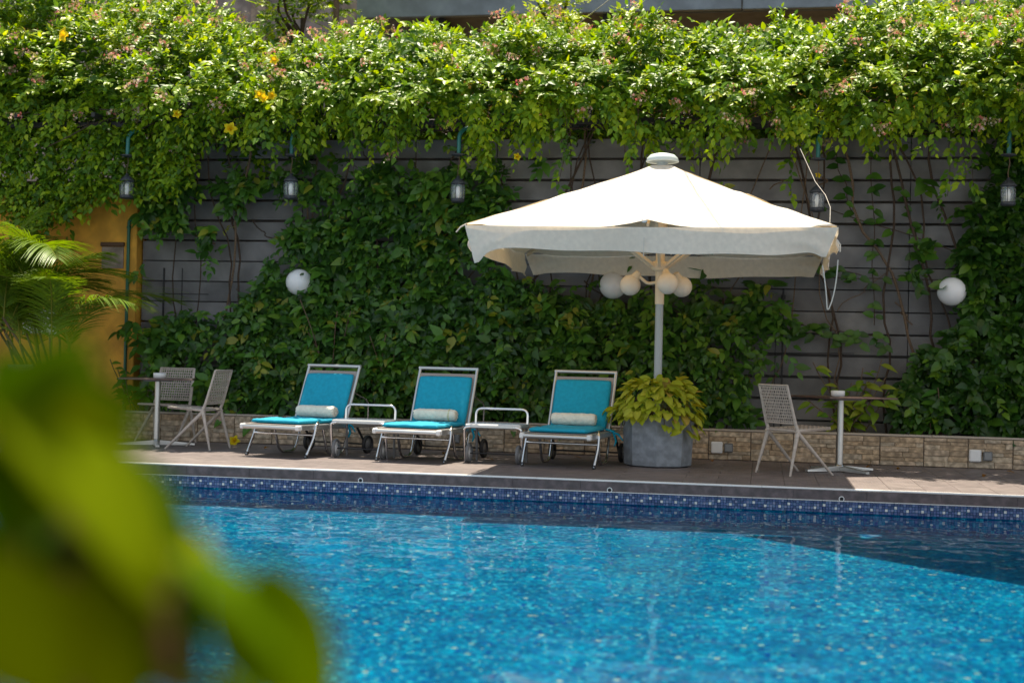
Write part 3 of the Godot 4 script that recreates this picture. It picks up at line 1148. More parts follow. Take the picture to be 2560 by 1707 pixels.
func lounger(at: Vector3, turn: float, label: String, cm: Material) -> void:
	var o := thing("sun_lounger", label, "sun lounger", at, turn, "sun loungers by the pool")
	var hw := 0.345
	# front bar with moulded ends, side rails
	part(o, "front_bar", tubem([Vector3(-hw + 0.02, 0.31, 0), Vector3(hw - 0.02, 0.31, 0)], 0.023, 14), M.alu)
	for s in [-1.0, 1.0]:
		part(o, "bar_end", boxm(Vector3(0.045, 0.054, 0.07), 0.016), M.white_plastic, Vector3(s * (hw - 0.005), 0.312, -0.01))
		part(o, "side_rail", boxm(Vector3(0.034, 0.056, 1.5), 0.008), M.alu, Vector3(s * hw, 0.315, -0.79))
		# front leg: tube that hooks over the rail and slants forward to the foot
		var leg := part(o, "leg", tubem(rounded([Vector3(s * hw, 0.36, -0.36), Vector3(s * (hw + 0.022), 0.335, -0.30), Vector3(s * (hw + 0.028), 0.2, -0.24), Vector3(s * (hw + 0.02), 0.012, -0.12)], 0.04), 0.0155, 10), M.chrome)
		part(leg, "foot_cap", tubem([Vector3(s * (hw + 0.021), 0.035, -0.135), Vector3(s * (hw + 0.02), 0.0, -0.117)], 0.018, 10), M.rubber)
		# looped rear skid
		part(o, "skid", tubem(rounded([Vector3(s * (hw - 0.04), 0.29, -0.52), Vector3(s * (hw - 0.04), 0.014, -0.62), Vector3(s * (hw - 0.04), 0.014, -0.92), Vector3(s * (hw - 0.04), 0.29, -1.02)], 0.1), 0.0145, 10), M.chrome)
		# wheel and its strut
		part(o, "strut", tubem([Vector3(s * hw, 0.3, -1.12), Vector3(s * (hw + 0.006), 0.1, -1.3)], 0.013, 8), M.iron)
		var wb := Basis(Vector3.BACK, PI / 2)
		var wh := part(o, "wheel", lathem([[0.072, -0.016], [0.092, -0.02], [0.1, -0.012], [0.1, 0.012], [0.092, 0.02], [0.072, 0.016], [0.072, -0.016]], 28), M.rubber, Vector3(s * (hw + 0.035), 0.1, -1.3), wb)
		part(wh, "hub", lathem([[0.0, 0.014], [0.02, 0.018], [0.03, 0.008], [0.073, 0.006], [0.073, -0.006], [0.03, -0.008], [0.02, -0.018], [0.0, -0.014]], 24), M.wheel_hub)
		# backrest frame and its bent prop behind
		part(o, "back_post", tubem([Vector3(s * (hw - 0.02), 0.335, -0.93), Vector3(s * (hw - 0.02), 0.945, -1.19)], 0.017, 12), M.alu)
		part(o, "prop", tubem(rounded([Vector3(s * (hw + 0.015), 0.33, -1.33), Vector3(s * (hw + 0.03), 0.58, -1.3), Vector3(s * (hw - 0.02), 0.66, -1.1)], 0.06), 0.0085, 8), M.chrome)
	part(o, "cross_bar", tubem([Vector3(-hw - 0.02, 0.235, -0.25), Vector3(hw + 0.02, 0.235, -0.25)], 0.0125, 10), M.chrome)
	part(o, "axle", tubem([Vector3(-hw - 0.05, 0.1, -1.3), Vector3(hw + 0.05, 0.1, -1.3)], 0.009, 8), M.iron)
	part(o, "rear_bar", tubem([Vector3(-hw, 0.31, -1.53), Vector3(hw, 0.31, -1.53)], 0.017, 10), M.alu)
	part(o, "head_bar", tubem([Vector3(-hw + 0.005, 0.945, -1.19), Vector3(hw - 0.005, 0.945, -1.19)], 0.019, 12), M.alu)
	# sling: seat and back
	part(o, "seat_sling", boxm(Vector3(hw * 2.0 - 0.034, 0.006, 0.9), 0.002, Vector3(0, 0.338, -0.48)), M.sling)
	var bb := Basis(Vector3.RIGHT, -0.403 + PI / 2)
	var up := Vector3(0, 0.61, -0.26).normalized()
	part(o, "back_sling", boxm(Vector3(hw * 2.0 - 0.07, 0.006, 0.58), 0.002), M.sling, Vector3(0, 0.335, -0.93) + up * 0.315, Basis(Vector3.RIGHT, up, Vector3.RIGHT.cross(up)) * Basis(Vector3.RIGHT, PI / 2))
	# cushions
	var sc := part(o, "seat_cushion", cushion(0.62, 0.86, 0.05, at.x * 10), cm, Vector3(-0.005, 0.342, -0.50))
	var fr := Basis(Vector3.RIGHT, Vector3.RIGHT.cross(up) * -1.0, up)
	var n := Vector3(0, -up.z, up.y).normalized()   # faces the pool
	part(o, "back_cushion", cushion(0.61, 0.55, 0.04, at.x * 7 + 3), cm, Vector3(-0.005, 0.335, -0.93) + up * 0.29 + n * 0.004, Basis(Vector3.RIGHT, n, Vector3.RIGHT.cross(n)))
	# tie ribbons at the right hinge
	part(sc, "tie", tubem([Vector3(0.3, 0.02, -0.38), Vector3(0.38, 0.0, -0.4), Vector3(0.41, -0.1, -0.4), Vector3(0.40, -0.15, -0.38)], [0.012, 0.016, 0.012, 0.009], 6), cm)
	part(sc, "tie", tubem([Vector3(0.36, 0.0, -0.4), Vector3(0.44, -0.03, -0.38), Vector3(0.49, -0.09, -0.37)], [0.01, 0.012, 0.007], 6), cm)

func roll_towel(at: Vector3, turn: float, label: String, m: Material, sd: int) -> void:
	var o := thing("towel_roll", label, "towel", at, turn, "rolled towels on the loungers")
	var nz := FastNoiseLite.new()
	nz.seed = 60 + sd
	nz.frequency = 4.0
	# the outer skin, uneven, closed at the ends by a spiral of folds
	var st := begin()
	st.set_smooth_group(0)
	var L := 0.46
	var n := 26
	var seg := 30
	var R := 0.066
	var rings := []
	for i in n + 1:
		var t := float(i) / n
		var ring := []
		for k in seg:
			var a := TAU * k / seg
			var e := absf(t * 2.0 - 1.0)
			var r := R * (1.0 - 0.18 * pow(e, 14.0)) + nz.get_noise_2d(t * 2.0, a * 0.35) * 0.007
			r += 0.004 * (1.0 if a > 0.6 and a < 0.9 else 0.0)
			ring.append(Vector3((t - 0.5) * L + nz.get_noise_1d(a * 0.8) * 0.012, R * 0.95 + sin(a) * r * 0.95, cos(a) * r * 1.05))
		rings.append(ring)
	for i in n:
		for k in seg:
			var k2 := (k + 1) % seg
			quad(st, rings[i][k], rings[i][k2], rings[i + 1][k2], rings[i + 1][k])
	for e in [0, n]:
		var c := Vector3(rings[e][0].x, R * 0.95, 0)
		for k in seg:
			var k2 := (k + 1) % seg
			var a0: Vector3 = rings[e][k]
			var a1: Vector3 = rings[e][k2]
			tri(st, c + Vector3(-0.008 if e else 0.008, 0, 0), a0, a1)
	part(o, "roll", done(st), m)
	var sp := []
	for k in 40:
		var a := k * 0.42
		var r := 0.008 + 0.042 * k / 40.0
		sp.append(Vector3(L * 0.5 - 0.004, R * 0.95 + sin(a) * r, cos(a) * r))
	part(o, "fold", tubem(sp, 0.0035, 5), m)
	if sd == 1:
		var band := []
		for k in 25:
			var a := TAU * k / 24.0
			band.append(Vector3(L * 0.5 - 0.07, R * 0.95 + sin(a) * (R + 0.001) * 0.97, cos(a) * (R + 0.001) * 1.06))
		part(o, "border", tubem(band, 0.0028, 5), mat("towel_border", lin(0.5, 0.48, 0.08), 0.9))

func side_table(at: Vector3, turn: float, label: String) -> void:
	var o := thing("side_table", label, "side table", at, turn, "chrome side tables between the loungers")
	var hw := 0.295
	part(o, "table_top", boxm(Vector3(hw * 2.0, 0.045, 0.38), 0.014), M.alu, Vector3(0, 0.375, -0.1))
	for i in 5:
		part(o, "top_slat", boxm(Vector3(hw * 2.0 - 0.05, 0.006, 0.05), 0.002), M.chrome, Vector3(0, 0.4, -0.24 + i * 0.07))
	for s in [-1.0, 1.0]:
		part(o, "leg", tubem(rounded([Vector3(s * (hw - 0.06), 0.37, 0.09), Vector3(s * (hw + 0.0), 0.36, 0.1), Vector3(s * (hw + 0.005), 0.2, 0.07), Vector3(s * (hw + 0.005), 0.0, 0.02)], 0.04), 0.0145, 10), M.chrome)
		part(o, "rear_leg", tubem([Vector3(s * (hw - 0.03), 0.36, -0.27), Vector3(s * (hw - 0.03), 0.0, -0.3)], 0.0135, 8), M.wheel_hub)
		var wh := part(o, "wheel", lathem([[0.074, -0.014], [0.09, -0.018], [0.098, -0.01], [0.098, 0.01], [0.09, 0.018], [0.074, 0.014], [0.074, -0.014]], 26), M.wheel_hub, Vector3(s * (hw - 0.035), 0.098, 0.03), Basis(Vector3.BACK, PI / 2))
		part(wh, "hub", lathem([[0.0, 0.012], [0.02, 0.016], [0.03, 0.007], [0.075, 0.005], [0.075, -0.005], [0.03, -0.007], [0.02, -0.016], [0.0, -0.012]], 22), M.white_plastic)
	part(o, "back_rail", tubem(rounded([Vector3(-hw + 0.02, 0.38, -0.27), Vector3(-hw + 0.02, 0.545, -0.28), Vector3(hw - 0.02, 0.545, -0.28), Vector3(hw - 0.02, 0.38, -0.27)], 0.07, 7), 0.0135, 10), M.chrome)
	part(o, "axle", tubem([Vector3(-hw + 0.035, 0.098, 0.03), Vector3(hw - 0.035, 0.098, 0.03)], 0.007, 8), M.iron)

# ---------------------------------------------------------------- tables and chairs
func tables_and_chairs() -> void:
	var t := table(Vector3(0.77, 0, -2.13), 0.55, "bistro table with thin brown square top at the right")
	copy(t, "bistro table with thin brown square top in front of the ochre wall", Vector3(-6.72, 0, -2.45), 0.35)
	bowl(Vector3(0.74, 0.762, -2.13), "small white round ashtray on the right bistro table")
	bowl(Vector3(-6.68, 0.762, -2.4), "small white round ashtray on the left bistro table")
	var c := chair(Vector3(0.31, 0, -1.62), 2.24, "woven taupe chair seen from behind at the right bistro table")
	copy(c, "woven taupe chair seen from the side, right of the left bistro table", Vector3(-6.13, 0, -2.22), -1.62)
	copy(c, "woven taupe chair facing the pool behind the left bistro table", Vector3(-6.83, 0, -2.93), -0.05)
	copy(c, "woven taupe chair mostly hidden by the blurred leaves at the left edge", Vector3(-8.0, 0, -2.2), 1.45)

func table(at: Vector3, turn: float, label: String) -> Node3D:
	var o := thing("bistro_table", label, "table", at, turn, "bistro tables")
	part(o, "table_top", boxm(Vector3(0.8, 0.018, 0.8), 0.005, Vector3(0, 0.753, 0)), M.table_top)
	part(o, "bracket", boxm(Vector3(0.3, 0.02, 0.3), 0.004, Vector3(0, 0.734, 0)), M.grey_plastic)
	part(o, "column", tubem([Vector3(0, 0.045, 0), Vector3(0, 0.73, 0)], 0.032, 18), M.alu)
	part(o, "collar", lathem([[0.0, 0.02], [0.05, 0.02], [0.05, 0.06], [0.04, 0.075], [0.0, 0.075]], 18), M.chrome)
	for i in 4:
		var st := begin()
		st.set_smooth_group(-1)
		var a := 0.42
		var p := [Vector3(-0.035, 0.012, 0.02), Vector3(0.035, 0.012, 0.02), Vector3(0.035, 0.065, 0.02), Vector3(-0.035, 0.065, 0.02), Vector3(-0.022, 0.01, a), Vector3(0.022, 0.01, a), Vector3(0.02, 0.03, a), Vector3(-0.02, 0.03, a)]
		for q in [[0, 1, 5, 4], [1, 2, 6, 5], [2, 3, 7, 6], [3, 0, 4, 7], [4, 5, 6, 7]]:
			quad(st, p[q[0]], p[q[1]], p[q[2]], p[q[3]])
		var f := part(o, "foot", done(st), M.alu, Vector3.ZERO, Basis(Vector3.UP, i * PI / 2 + 0.1))
		part(f, "glide", lathem([[0.0, 0.0], [0.016, 0.0], [0.016, 0.012], [0.0, 0.012]], 12), M.rubber, Vector3(0, 0, a - 0.025))
	return o

func bowl(at: Vector3, label: String) -> void:
	var o := thing("ashtray", label, "ashtray", at, 0.0, "ashtrays on the bistro tables")
	part(o, "dish", lathem([[0.0, 0.0], [0.06, 0.0], [0.068, 0.006], [0.07, 0.055], [0.064, 0.058], [0.058, 0.05], [0.056, 0.015], [0.0, 0.012]], 28), M.white_plastic)

func chair(at: Vector3, turn: float, label: String) -> Node3D:
	var o := thing("woven_chair", label, "chair", at, turn, "woven chairs at the bistro tables")
	for s in [-1.0, 1.0]:
		var j := Vector3(s * 0.225, 0.43, -0.15)
		part(o, "back_post", tubem([j, Vector3(s * 0.222, 0.5, -0.18), Vector3(s * 0.215, 0.87, -0.285)], [0.018, 0.016, 0.011], 10), M.taupe)
		part(o, "leg", tubem([j + Vector3(0, 0.01, 0.0), Vector3(s * 0.262, 0.0, -0.265)], [0.022, 0.011], 10), M.taupe)
		part(o, "leg", tubem([j + Vector3(0, 0.0, -0.02), Vector3(s * 0.258, 0.0, 0.265)], [0.022, 0.011], 10), M.taupe)
		part(o, "side_rail", tubem([j, Vector3(s * 0.21, 0.455, 0.26)], [0.016, 0.012], 10), M.taupe)
	part(o, "front_rail", tubem([Vector3(-0.21, 0.455, 0.26), Vector3(0.21, 0.455, 0.26)], 0.012, 10), M.taupe)
	part(o, "rear_rail", tubem([Vector3(-0.225, 0.43, -0.15), Vector3(0.225, 0.43, -0.15)], 0.014, 10), M.taupe)
	part(o, "top_rail", tubem([Vector3(-0.215, 0.868, -0.285), Vector3(0, 0.866, -0.296), Vector3(0.215, 0.868, -0.285)], 0.009, 8), M.taupe)
	part(o, "low_back_rail", tubem([Vector3(-0.22, 0.5, -0.178), Vector3(0, 0.498, -0.188), Vector3(0.22, 0.5, -0.178)], 0.008, 8), M.taupe)
	# woven back: straps up and across, each bowed over and under the other
	for i in 15:
		var u := (i - 7) / 7.0 * 0.2
		var pts := []
		for k in 13:
			var t := k / 12.0
			pts.append(Vector3(u * (1.0 - 0.02 * t), lerpf(0.5, 0.866, t), lerpf(-0.179, -0.286, t) - 0.01 * (1.0 - absf(u) / 0.2) + (0.002 if (k + i) % 2 == 0 else -0.002)))
		part(o, "upright_strap", strap(pts, Vector3.RIGHT, 0.0046), M.taupe)
	for i in 12:
		var t := (i + 0.5) / 12.0
		var pts := []
		for k in 15:
			var u := (k - 7) / 7.0 * 0.222
			pts.append(Vector3(u, lerpf(0.505, 0.862, t), lerpf(-0.179, -0.286, t) - 0.01 * (1.0 - absf(u) / 0.22) + (-0.0025 if (k + i) % 2 == 0 else 0.0025)))
		part(o, "cross_strap", strap(pts, Vector3(0, 0.96, -0.28), 0.005), M.taupe)
	# woven seat
	for i in 15:
		var u := (i - 7) / 7.0 * 0.2
		var pts := []
		for k in 13:
			var t := k / 12.0
			pts.append(Vector3(u, lerpf(0.446, 0.468, t) - 0.008 * sin(PI * t) + (0.002 if (k + i) % 2 == 0 else -0.002), lerpf(-0.16, 0.27, t)))
		part(o, "seat_strap", strap(pts, Vector3.RIGHT, 0.006), M.taupe)
	for i in 15:
		var t := (i + 0.5) / 15.0
		var pts := [Vector3(-0.224, lerpf(0.42, 0.442, t), lerpf(-0.15, 0.25, t)), Vector3(-0.236, lerpf(0.436, 0.46, t), lerpf(-0.15, 0.25, t))]
		for k in 15:
			var u := (k - 7) / 7.0 * 0.22
			pts.append(Vector3(u, lerpf(0.448, 0.47, t) - 0.008 * sin(PI * t) + (-0.002 if (k + i) % 2 == 0 else 0.002), lerpf(-0.15, 0.25, t)))
		pts.append(Vector3(0.236, lerpf(0.436, 0.46, t), lerpf(-0.15, 0.25, t)))
		pts.append(Vector3(0.224, lerpf(0.42, 0.442, t), lerpf(-0.15, 0.25, t)))
		part(o, "seat_strap", strap(pts, Vector3.BACK, 0.0105), M.taupe)
	return o

# a flat strap along a path, with thickness
func strap(pts: Array, across: Vector3, hw: float) -> ArrayMesh:
	var st := begin()
	st.set_smooth_group(-1)
	var w := across.normalized() * hw
	for i in pts.size() - 1:
		var t: Vector3 = (pts[i + 1] - pts[i]).normalized()
		var n := t.cross(w).normalized() * 0.0016
		var a: Vector3 = pts[i]
		var b: Vector3 = pts[i + 1]
		quad(st, a - w + n, a + w + n, b + w + n, b - w + n)
		quad(st, b - w - n, b + w - n, a + w - n, a - w - n)
		quad(st, a - w - n, a - w + n, b - w + n, b - w - n)
		quad(st, a + w + n, a + w - n, b + w - n, b + w + n)
	return done(st)

# ---------------------------------------------------------------- lamps
func lamps() -> void:
	var gl := [[Vector3(-5.52, 1.93, -3.72), "white globe wall lamp in the climber above the leftmost lounger"], [Vector3(-1.74, 1.945, -3.74), "white globe wall lamp behind the parasol's lamp cluster"], [Vector3(2.03, 1.925, -3.74), "white globe wall lamp at the right, against the dark ivy"]]
	for d in gl:
		var o := thing("globe_lamp", d[1], "lamp", d[0], 0.0, "globe lamps on the slatted wall")
		part(o, "globe", ballm(0.158), M.opal)
		part(o, "holder", tubem([Vector3(0, -0.05, -0.14), Vector3(0, -0.1, -0.37)], [0.05, 0.03], 14), M.grey_plastic)
	var la := [[-7.62, 3.05, 3.42, "leftmost hanging lantern, in front of the dense vine"], [-5.55, 3.05, 3.42, "hanging lantern above the leftmost lounger's globe lamp"], [-3.53, 3.02, 3.42, "hanging lantern left of the parasol's canopy"], [0.54, 2.93, 3.36, "hanging lantern above the right corner of the parasol"], [2.56, 3.0, 3.4, "rightmost hanging lantern, against the dark ivy"]]
	for d in la:
		lantern(Vector3(d[0], d[1], -3.42), d[2] - d[1], d[3])

func lantern(at: Vector3, up: float, label: String) -> void:
	var o := thing("hanging_lantern", label, "lantern", at, rr(-0.3, 0.3), "lanterns hung under the pergola")
	# up: height of the pipe's flange above the lantern's middle
	part(o, "pipe", tubem(rounded([Vector3(0, up, 0), Vector3(0, up + 0.26, 0), Vector3(0.12, up + 0.34, -0.1)], 0.09), 0.024, 12), M.teal_pipe)
	part(o, "flange", lathem([[0.0, up - 0.03], [0.03, up - 0.025], [0.085, up - 0.012], [0.085, up], [0.0, up]], 18), M.lantern_metal)
	part(o, "wire", tubem([Vector3(0, up, 0), Vector3(0.012, up * 0.7 + 0.03, 0), Vector3(-0.006, up * 0.35 + 0.06, 0), Vector3(0, 0.12, 0)], 0.005, 6), M.stem_light)
	part(o, "roof", lathem([[0.0, 0.15], [0.018, 0.148], [0.022, 0.125], [0.055, 0.105], [0.09, 0.062], [0.088, 0.052], [0.06, 0.05], [0.0, 0.05]], 8), M.lantern_metal)
	part(o, "glass", lathem([[0.066, 0.05], [0.078, 0.02], [0.079, -0.04], [0.07, -0.115]], 20), M.lantern_glass)
	part(o, "base", lathem([[0.0, -0.115], [0.076, -0.115], [0.08, -0.128], [0.078, -0.15], [0.05, -0.16], [0.0, -0.16]], 16), M.lantern_metal)
	for i in 6:
		var a := TAU * i / 6.0
		var d := Vector3(sin(a), 0, cos(a))
		part(o, "rib", tubem([d * 0.07 + Vector3(0, 0.05, 0), d * 0.082 + Vector3(0, 0.02, 0), d * 0.083 + Vector3(0, -0.04, 0), d * 0.074 + Vector3(0, -0.12, 0)], 0.004, 5), M.lantern_metal)
	part(o, "bulb", lathem([[0.0, 0.035], [0.02, 0.02], [0.026, -0.03], [0.024, -0.07], [0.018, -0.11], [0.0, -0.112]], 14), M.bulb)

func trellises() -> void:
	var d := [[-7.36, 0.3, 2.1, 0.24, "black wire trellis on the slatted wall beside the ochre building"], [0.2, 0.3, 1.95, 0.0, "black iron upright on the slatted wall behind the right chair"], [-3.2, 1.4, 2.7, 0.5, "black wire trellis between the loungers' climber and the parasol"]]
	for t in d:
		var o := thing("trellis", t[4], "trellis", Vector3(t[0], 0.0, -3.98), 0.0, "trellises fixed to the slatted wall")
		part(o, "upright", boxm(Vector3(0.022, t[2] - t[1], 0.022), 0.003), M.iron, Vector3(0, (t[1] + t[2]) * 0.5, 0))
		if t[3] > 0.0:
			part(o, "upright", boxm(Vector3(0.012, t[2] - t[1], 0.012), 0.002), M.iron, Vector3(t[3], (t[1] + t[2]) * 0.5, 0))
			var y: float = t[1] + 0.2
			while y < t[2]:
				part(o, "cross_wire", tubem([Vector3(-0.05, y, 0.012), Vector3(t[3] + 0.35, y, 0.012)], 0.006, 6), M.iron)
				y += 0.32
		else:
			part(o, "bracket", boxm(Vector3(0.05, 0.05, 0.06), 0.004), M.iron, Vector3(0, t[2] - 0.1, -0.03))
			part(o, "side_wire", tubem([Vector3(-0.08, t[1], 0.0), Vector3(-0.08, t[2] - 0.2, 0.0)], 0.005, 6), M.iron)
			part(o, "cross_wire", tubem([Vector3(-0.6, 1.2, 0.012), Vector3(0.8, 1.22, 0.012)], 0.005, 6), M.iron)

# ---------------------------------------------------------------- plants
func wander(a: Vector3, b: Vector3, n: int, amp: float) -> Array:
	var pts := []
	for i in n + 1:
		var t := float(i) / n
		pts.append(a.lerp(b, t) + Vector3(rr(-amp, amp), rr(-amp, amp) * 0.5, rr(-amp, amp) * 0.25) * (sin(PI * t) * 0.6 + 0.4))
	# smooth once
	var out := [pts[0]]
	for i in n:
		var p0: Vector3 = pts[i]
		var p1: Vector3 = pts[i + 1]
		out.append(p0.lerp(p1, 0.3))
		out.append(p0.lerp(p1, 0.7))
	out.append(pts[n])
	return out

func smooth01(a: float, b: float, x: float) -> float:
	return smoothstep(a, b, x)

# profile of the vine's mass over the pergola: (z, y), from its lower front edge over the top to the back
const PROF := [Vector2(-3.62, 3.84), Vector2(-3.28, 3.9), Vector2(-3.08, 4.06), Vector2(-3.08, 4.26), Vector2(-3.3, 4.52), Vector2(-3.75, 4.84), Vector2(-4.4, 5.1), Vector2(-5.1, 5.28), Vector2(-5.9, 5.3)]

func vine() -> void:
	var v := thing("flowering_vine", "lush flowering vine with pink and yellow blooms covering the pergola", "vine", Vector3(0, 0, 0))
	var nz := FastNoiseLite.new()
	nz.seed = 31
	nz.frequency = 0.8
	nz.fractal_octaves = 3
	var list := []
	var flowers := []
	var seglen := []
	var total := 0.0
	for i in PROF.size() - 1:
		seglen.append(PROF[i].distance_to(PROF[i + 1]))
		total += seglen[i]
	for q in 11000:
		var x := rr(-10.6, 4.6)
		var s := rng.randf() * total
		var i := 0
		while s > seglen[i]:
			s -= seglen[i]
			i += 1
		var pr: Vector2 = PROF[i].lerp(PROF[i + 1], s / seglen[i])
		var tg: Vector2 = (PROF[i + 1] - PROF[i]).normalized()
		var nrm := Vector3(0, tg.x * -1.0, tg.y)   # outward in (y, z)
		if nrm.z < -0.2 and nrm.y < 0:
			nrm = -nrm
		# lower at the left, a dip where the far building shows, higher at the right end
		var top := 1.0 + 0.22 * smooth01(-6.6, -8.2, x) - 0.5 * exp(-pow((x + 6.0) / 0.62, 2.0)) + 0.10 * smooth01(1.4, 3.2, x)
		top -= 0.16 * smooth01(-5.6, -4.6, x) * smooth01(1.6, 0.6, x)
		top += 0.08 * sin(x * 1.9) + 0.05 * sin(x * 4.3 + 1.0)
		var y := 3.8 + (pr.y - 3.8) * top
		var b := nz.get_noise_3d(x * 1.2, y * 1.5, pr.x * 1.2)
		var c := nz.get_noise_3d(x * 3.5 + 50.0, y * 3.5, pr.x * 3.5)
		# gaps: thin the mass where the noise is low
		if c < -0.22 and rng.randf() < 0.65:
			continue
		var depth := -absf(rng.randfn(0.0, 0.10))
		var base := Vector3(x, y, pr.x - 0.35 * smooth01(-7.0, -8.0, x)) + nrm * (b * 0.5 + c * 0.2 + depth)
		var dir := nrm * rr(0.5, 1.0) + Vector3(rr(-0.8, 0.8), rr(-0.25, 0.6), rr(-0.2, 0.4))
		var low := smooth01(4.2, 3.75, base.y)
		dir.y -= 0.55 * low
		var tone := 0.42 + 0.35 * c + rr(-0.2, 0.25)
		shoot(list, base, dir, rr(0.14, 0.34), rng.randi_range(7, 11), rr(0.75, 1.2), Vector3(0, 0.85, 0.35) + nrm * 0.3, 0.35, clampf(tone, 0.02, 0.95))
		if rng.randf() < 0.11 * smooth01(0.0, 0.28, nz.get_noise_3d(x * 1.7 + 9.0, y * 1.7, 3.0)) + 0.012 + 0.03 * smooth01(-4.5, -8.0, x):
			flowers.append(base + nrm * 0.14 + dir.normalized() * 0.16)
	# the mass behind the skin, so that it closes
	for q in 4200:
		var x := rr(-10.6, 4.6)
		var y := rr(3.75, 4.95) - 0.5 * exp(-pow((x + 6.0) / 0.62, 2.0))
		shoot(list, Vector3(x, y, rr(-4.8, -4.1)), Vector3(rr(-0.8, 0.8), rr(-0.6, 0.6), 0.7), rr(0.2, 0.4), 6, rr(1.0, 1.6), Vector3(0, 0.6, 0.7), 0.3, rr(0.0, 0.5))
	# drooping part at the left, in front of the ochre wall
	for q in 1500:
		var x := rr(-10.6, -6.9)
		var yb := 2.85 + 0.5 * smooth01(-7.7, -7.0, x) + 0.25 * sin(x * 3.0)
		var y := rr(yb, 3.9)
		var z := -3.6 + 0.2 * nz.get_noise_2d(x * 2.0, y * 2.0) + rr(-0.2, 0.05)
		shoot(list, Vector3(x, y, z), Vector3(rr(-0.6, 0.6), rr(-1.0, 0.1), 0.5), rr(0.15, 0.35), rng.randi_range(6, 9), rr(0.75, 1.15), Vector3(0, 0.7, 0.6), 0.3, clampf(0.35 + rr(-0.2, 0.3), 0.0, 0.99))
		if rng.randf() < 0.02:
			flowers.append(Vector3(x, y, z + 0.15))
	# runners hanging below the front edge
	for q in 34:
		var x := rr(-7.0, 3.6)
		var L := rr(0.15, 0.55) if rng.randf() < 0.7 else rr(0.5, 0.95)
		var a := Vector3(x, 3.9, rr(-3.5, -3.15))
		var b := a + Vector3(rr(-0.15, 0.15), -L, rr(-0.05, 0.1))
		part(v, "runner", tubem(wander(a, b, 4, 0.03), 0.0035, 5), M.stem)
		var k := int(L * 9)
		for i in k:
			shoot(list, a.lerp(b, (i + 0.5) / k), Vector3(rr(-1, 1), -0.7, 0.6), 0.12, 4, rr(0.8, 1.2), Vector3(0, 0.5, 0.8), 0.3, clampf(rr(0.1, 0.6), 0, 0.99))
		if rng.randf() < 0.3:
			flowers.append(b + Vector3(0, -0.03, 0.05))
	foliage(v, list, "vine")
	# upright shoots against the far building
	# woody stems that climb from the planter to the pergola
	for q in 34:
		var x := rr(-7.3, 3.4)
		var a := Vector3(x, 0.28, rr(-3.98, -3.88))
		var b := Vector3(x + rr(-1.3, 1.3), 3.8, rr(-3.98, -3.86))
		part(v, "stem", tubem(wander(a, b, 7, 0.16), rr(0.006, 0.017), 7), M.stem if rng.randf() < 0.7 else M.stem_light)
	for q in 24:
		var x := rr(-7.3, 1.5)
		var y := rr(1.6, 3.2)
		var a := Vector3(x, y, -3.98)
		var b := a + Vector3(rr(-1.4, 1.4), rr(-0.7, 0.6), 0.03)
		part(v, "stem", tubem(wander(a, b, 5, 0.12), rr(0.004, 0.011), 6), M.stem_light if rng.randf() < 0.5 else M.stem)
	# pink star flowers in hanging clusters
	var cl := [cluster(1), cluster(2), cluster(3), cluster(4)]
	var k := 0
	for f in flowers:
		if k >= 300:
			break
		part(v, "flower_cluster", cl[k % 4], M.petal, f, Basis(Vector3.UP, rr(-PI, PI)) * Basis(Vector3.RIGHT, rr(-0.5, 0.5)) * Basis.from_scale(Vector3.ONE * rr(1.0, 1.55)))
		k += 1
	# yellow trumpet flowers
	var yf := trumpet()
	for p in [[Vector3(-5.75, 4.02, -3.0), 1.0], [Vector3(-5.82, 4.06, -3.02), 0.9], [Vector3(-5.68, 4.05, -3.05), 0.9], [Vector3(-6.15, 3.66, -2.98), 1.1], [Vector3(-8.38, 4.84, -3.2), 1.3], [Vector3(-5.72, 4.5, -3.2), 0.8], [Vector3(-6.82, 3.84, -3.0), 0.75], [Vector3(-2.83, 3.38, -3.35), 0.65], [Vector3(-0.45, 3.51, -3.4), 0.5], [Vector3(0.55, 3.2, -3.6), 0.5]]:
		part(v, "yellow_flower", yf, M.petal, p[0], Basis(Vector3.UP, rr(-0.7, 0.7)) * Basis(Vector3.RIGHT, rr(-0.5, 0.3)) * Basis.from_scale(Vector3.ONE * p[1]))

# a drooping cluster of small five-petalled flowers
func cluster(sd: int) -> ArrayMesh:
	var r := RandomNumberGenerator.new()
	r.seed = sd * 17
	var st := begin()
	st.set_smooth_group(-1)
	var n := 15
	for i in n:
		var a := r.randf_range(-PI, PI)
		var el := r.randf_range(-0.9, 0.5)
		var d := Vector3(sin(a) * cos(el), sin(el), cos(a) * cos(el))
		var L := r.randf_range(0.045, 0.085)
		var tip := d * L + Vector3(0, -0.02, 0)
		st.set_color(Color(0.5, 0.5, 0.2))
		var side := d.cross(Vector3.UP).normalized() * 0.0016
		var oth := d.cross(side).normalized() * 0.0016
		quad(st, -side, tip - side, tip + side, side)
		quad(st, -oth, tip - oth, tip + oth, oth)
		var k := r.randf()
		var c := Color(0.85, 0.22, 0.26) if k < 0.3 else (Color(0.88, 0.52, 0.5) if k < 0.65 else Color(0.9, 0.78, 0.74))
		st.set_color(c)
		var u := d.cross(Vector3.UP).normalized()
		var w := d.cross(u).normalized()
		var ph := r.randf() * TAU
		for q in 5:
			var b := ph + TAU * q / 5.0
			var e0 := u * cos(b) + w * sin(b)
			var e1 := u * cos(b + 0.4) + w * sin(b + 0.4)
			var e2 := u * cos(b - 0.4) + w * sin(b - 0.4)
			var pl := 0.015
			quad(st, tip, tip + e1 * pl * 0.55 + d * 0.002, tip + e0 * pl + d * 0.001, tip + e2 * pl * 0.55 + d * 0.002)
	return done(st)

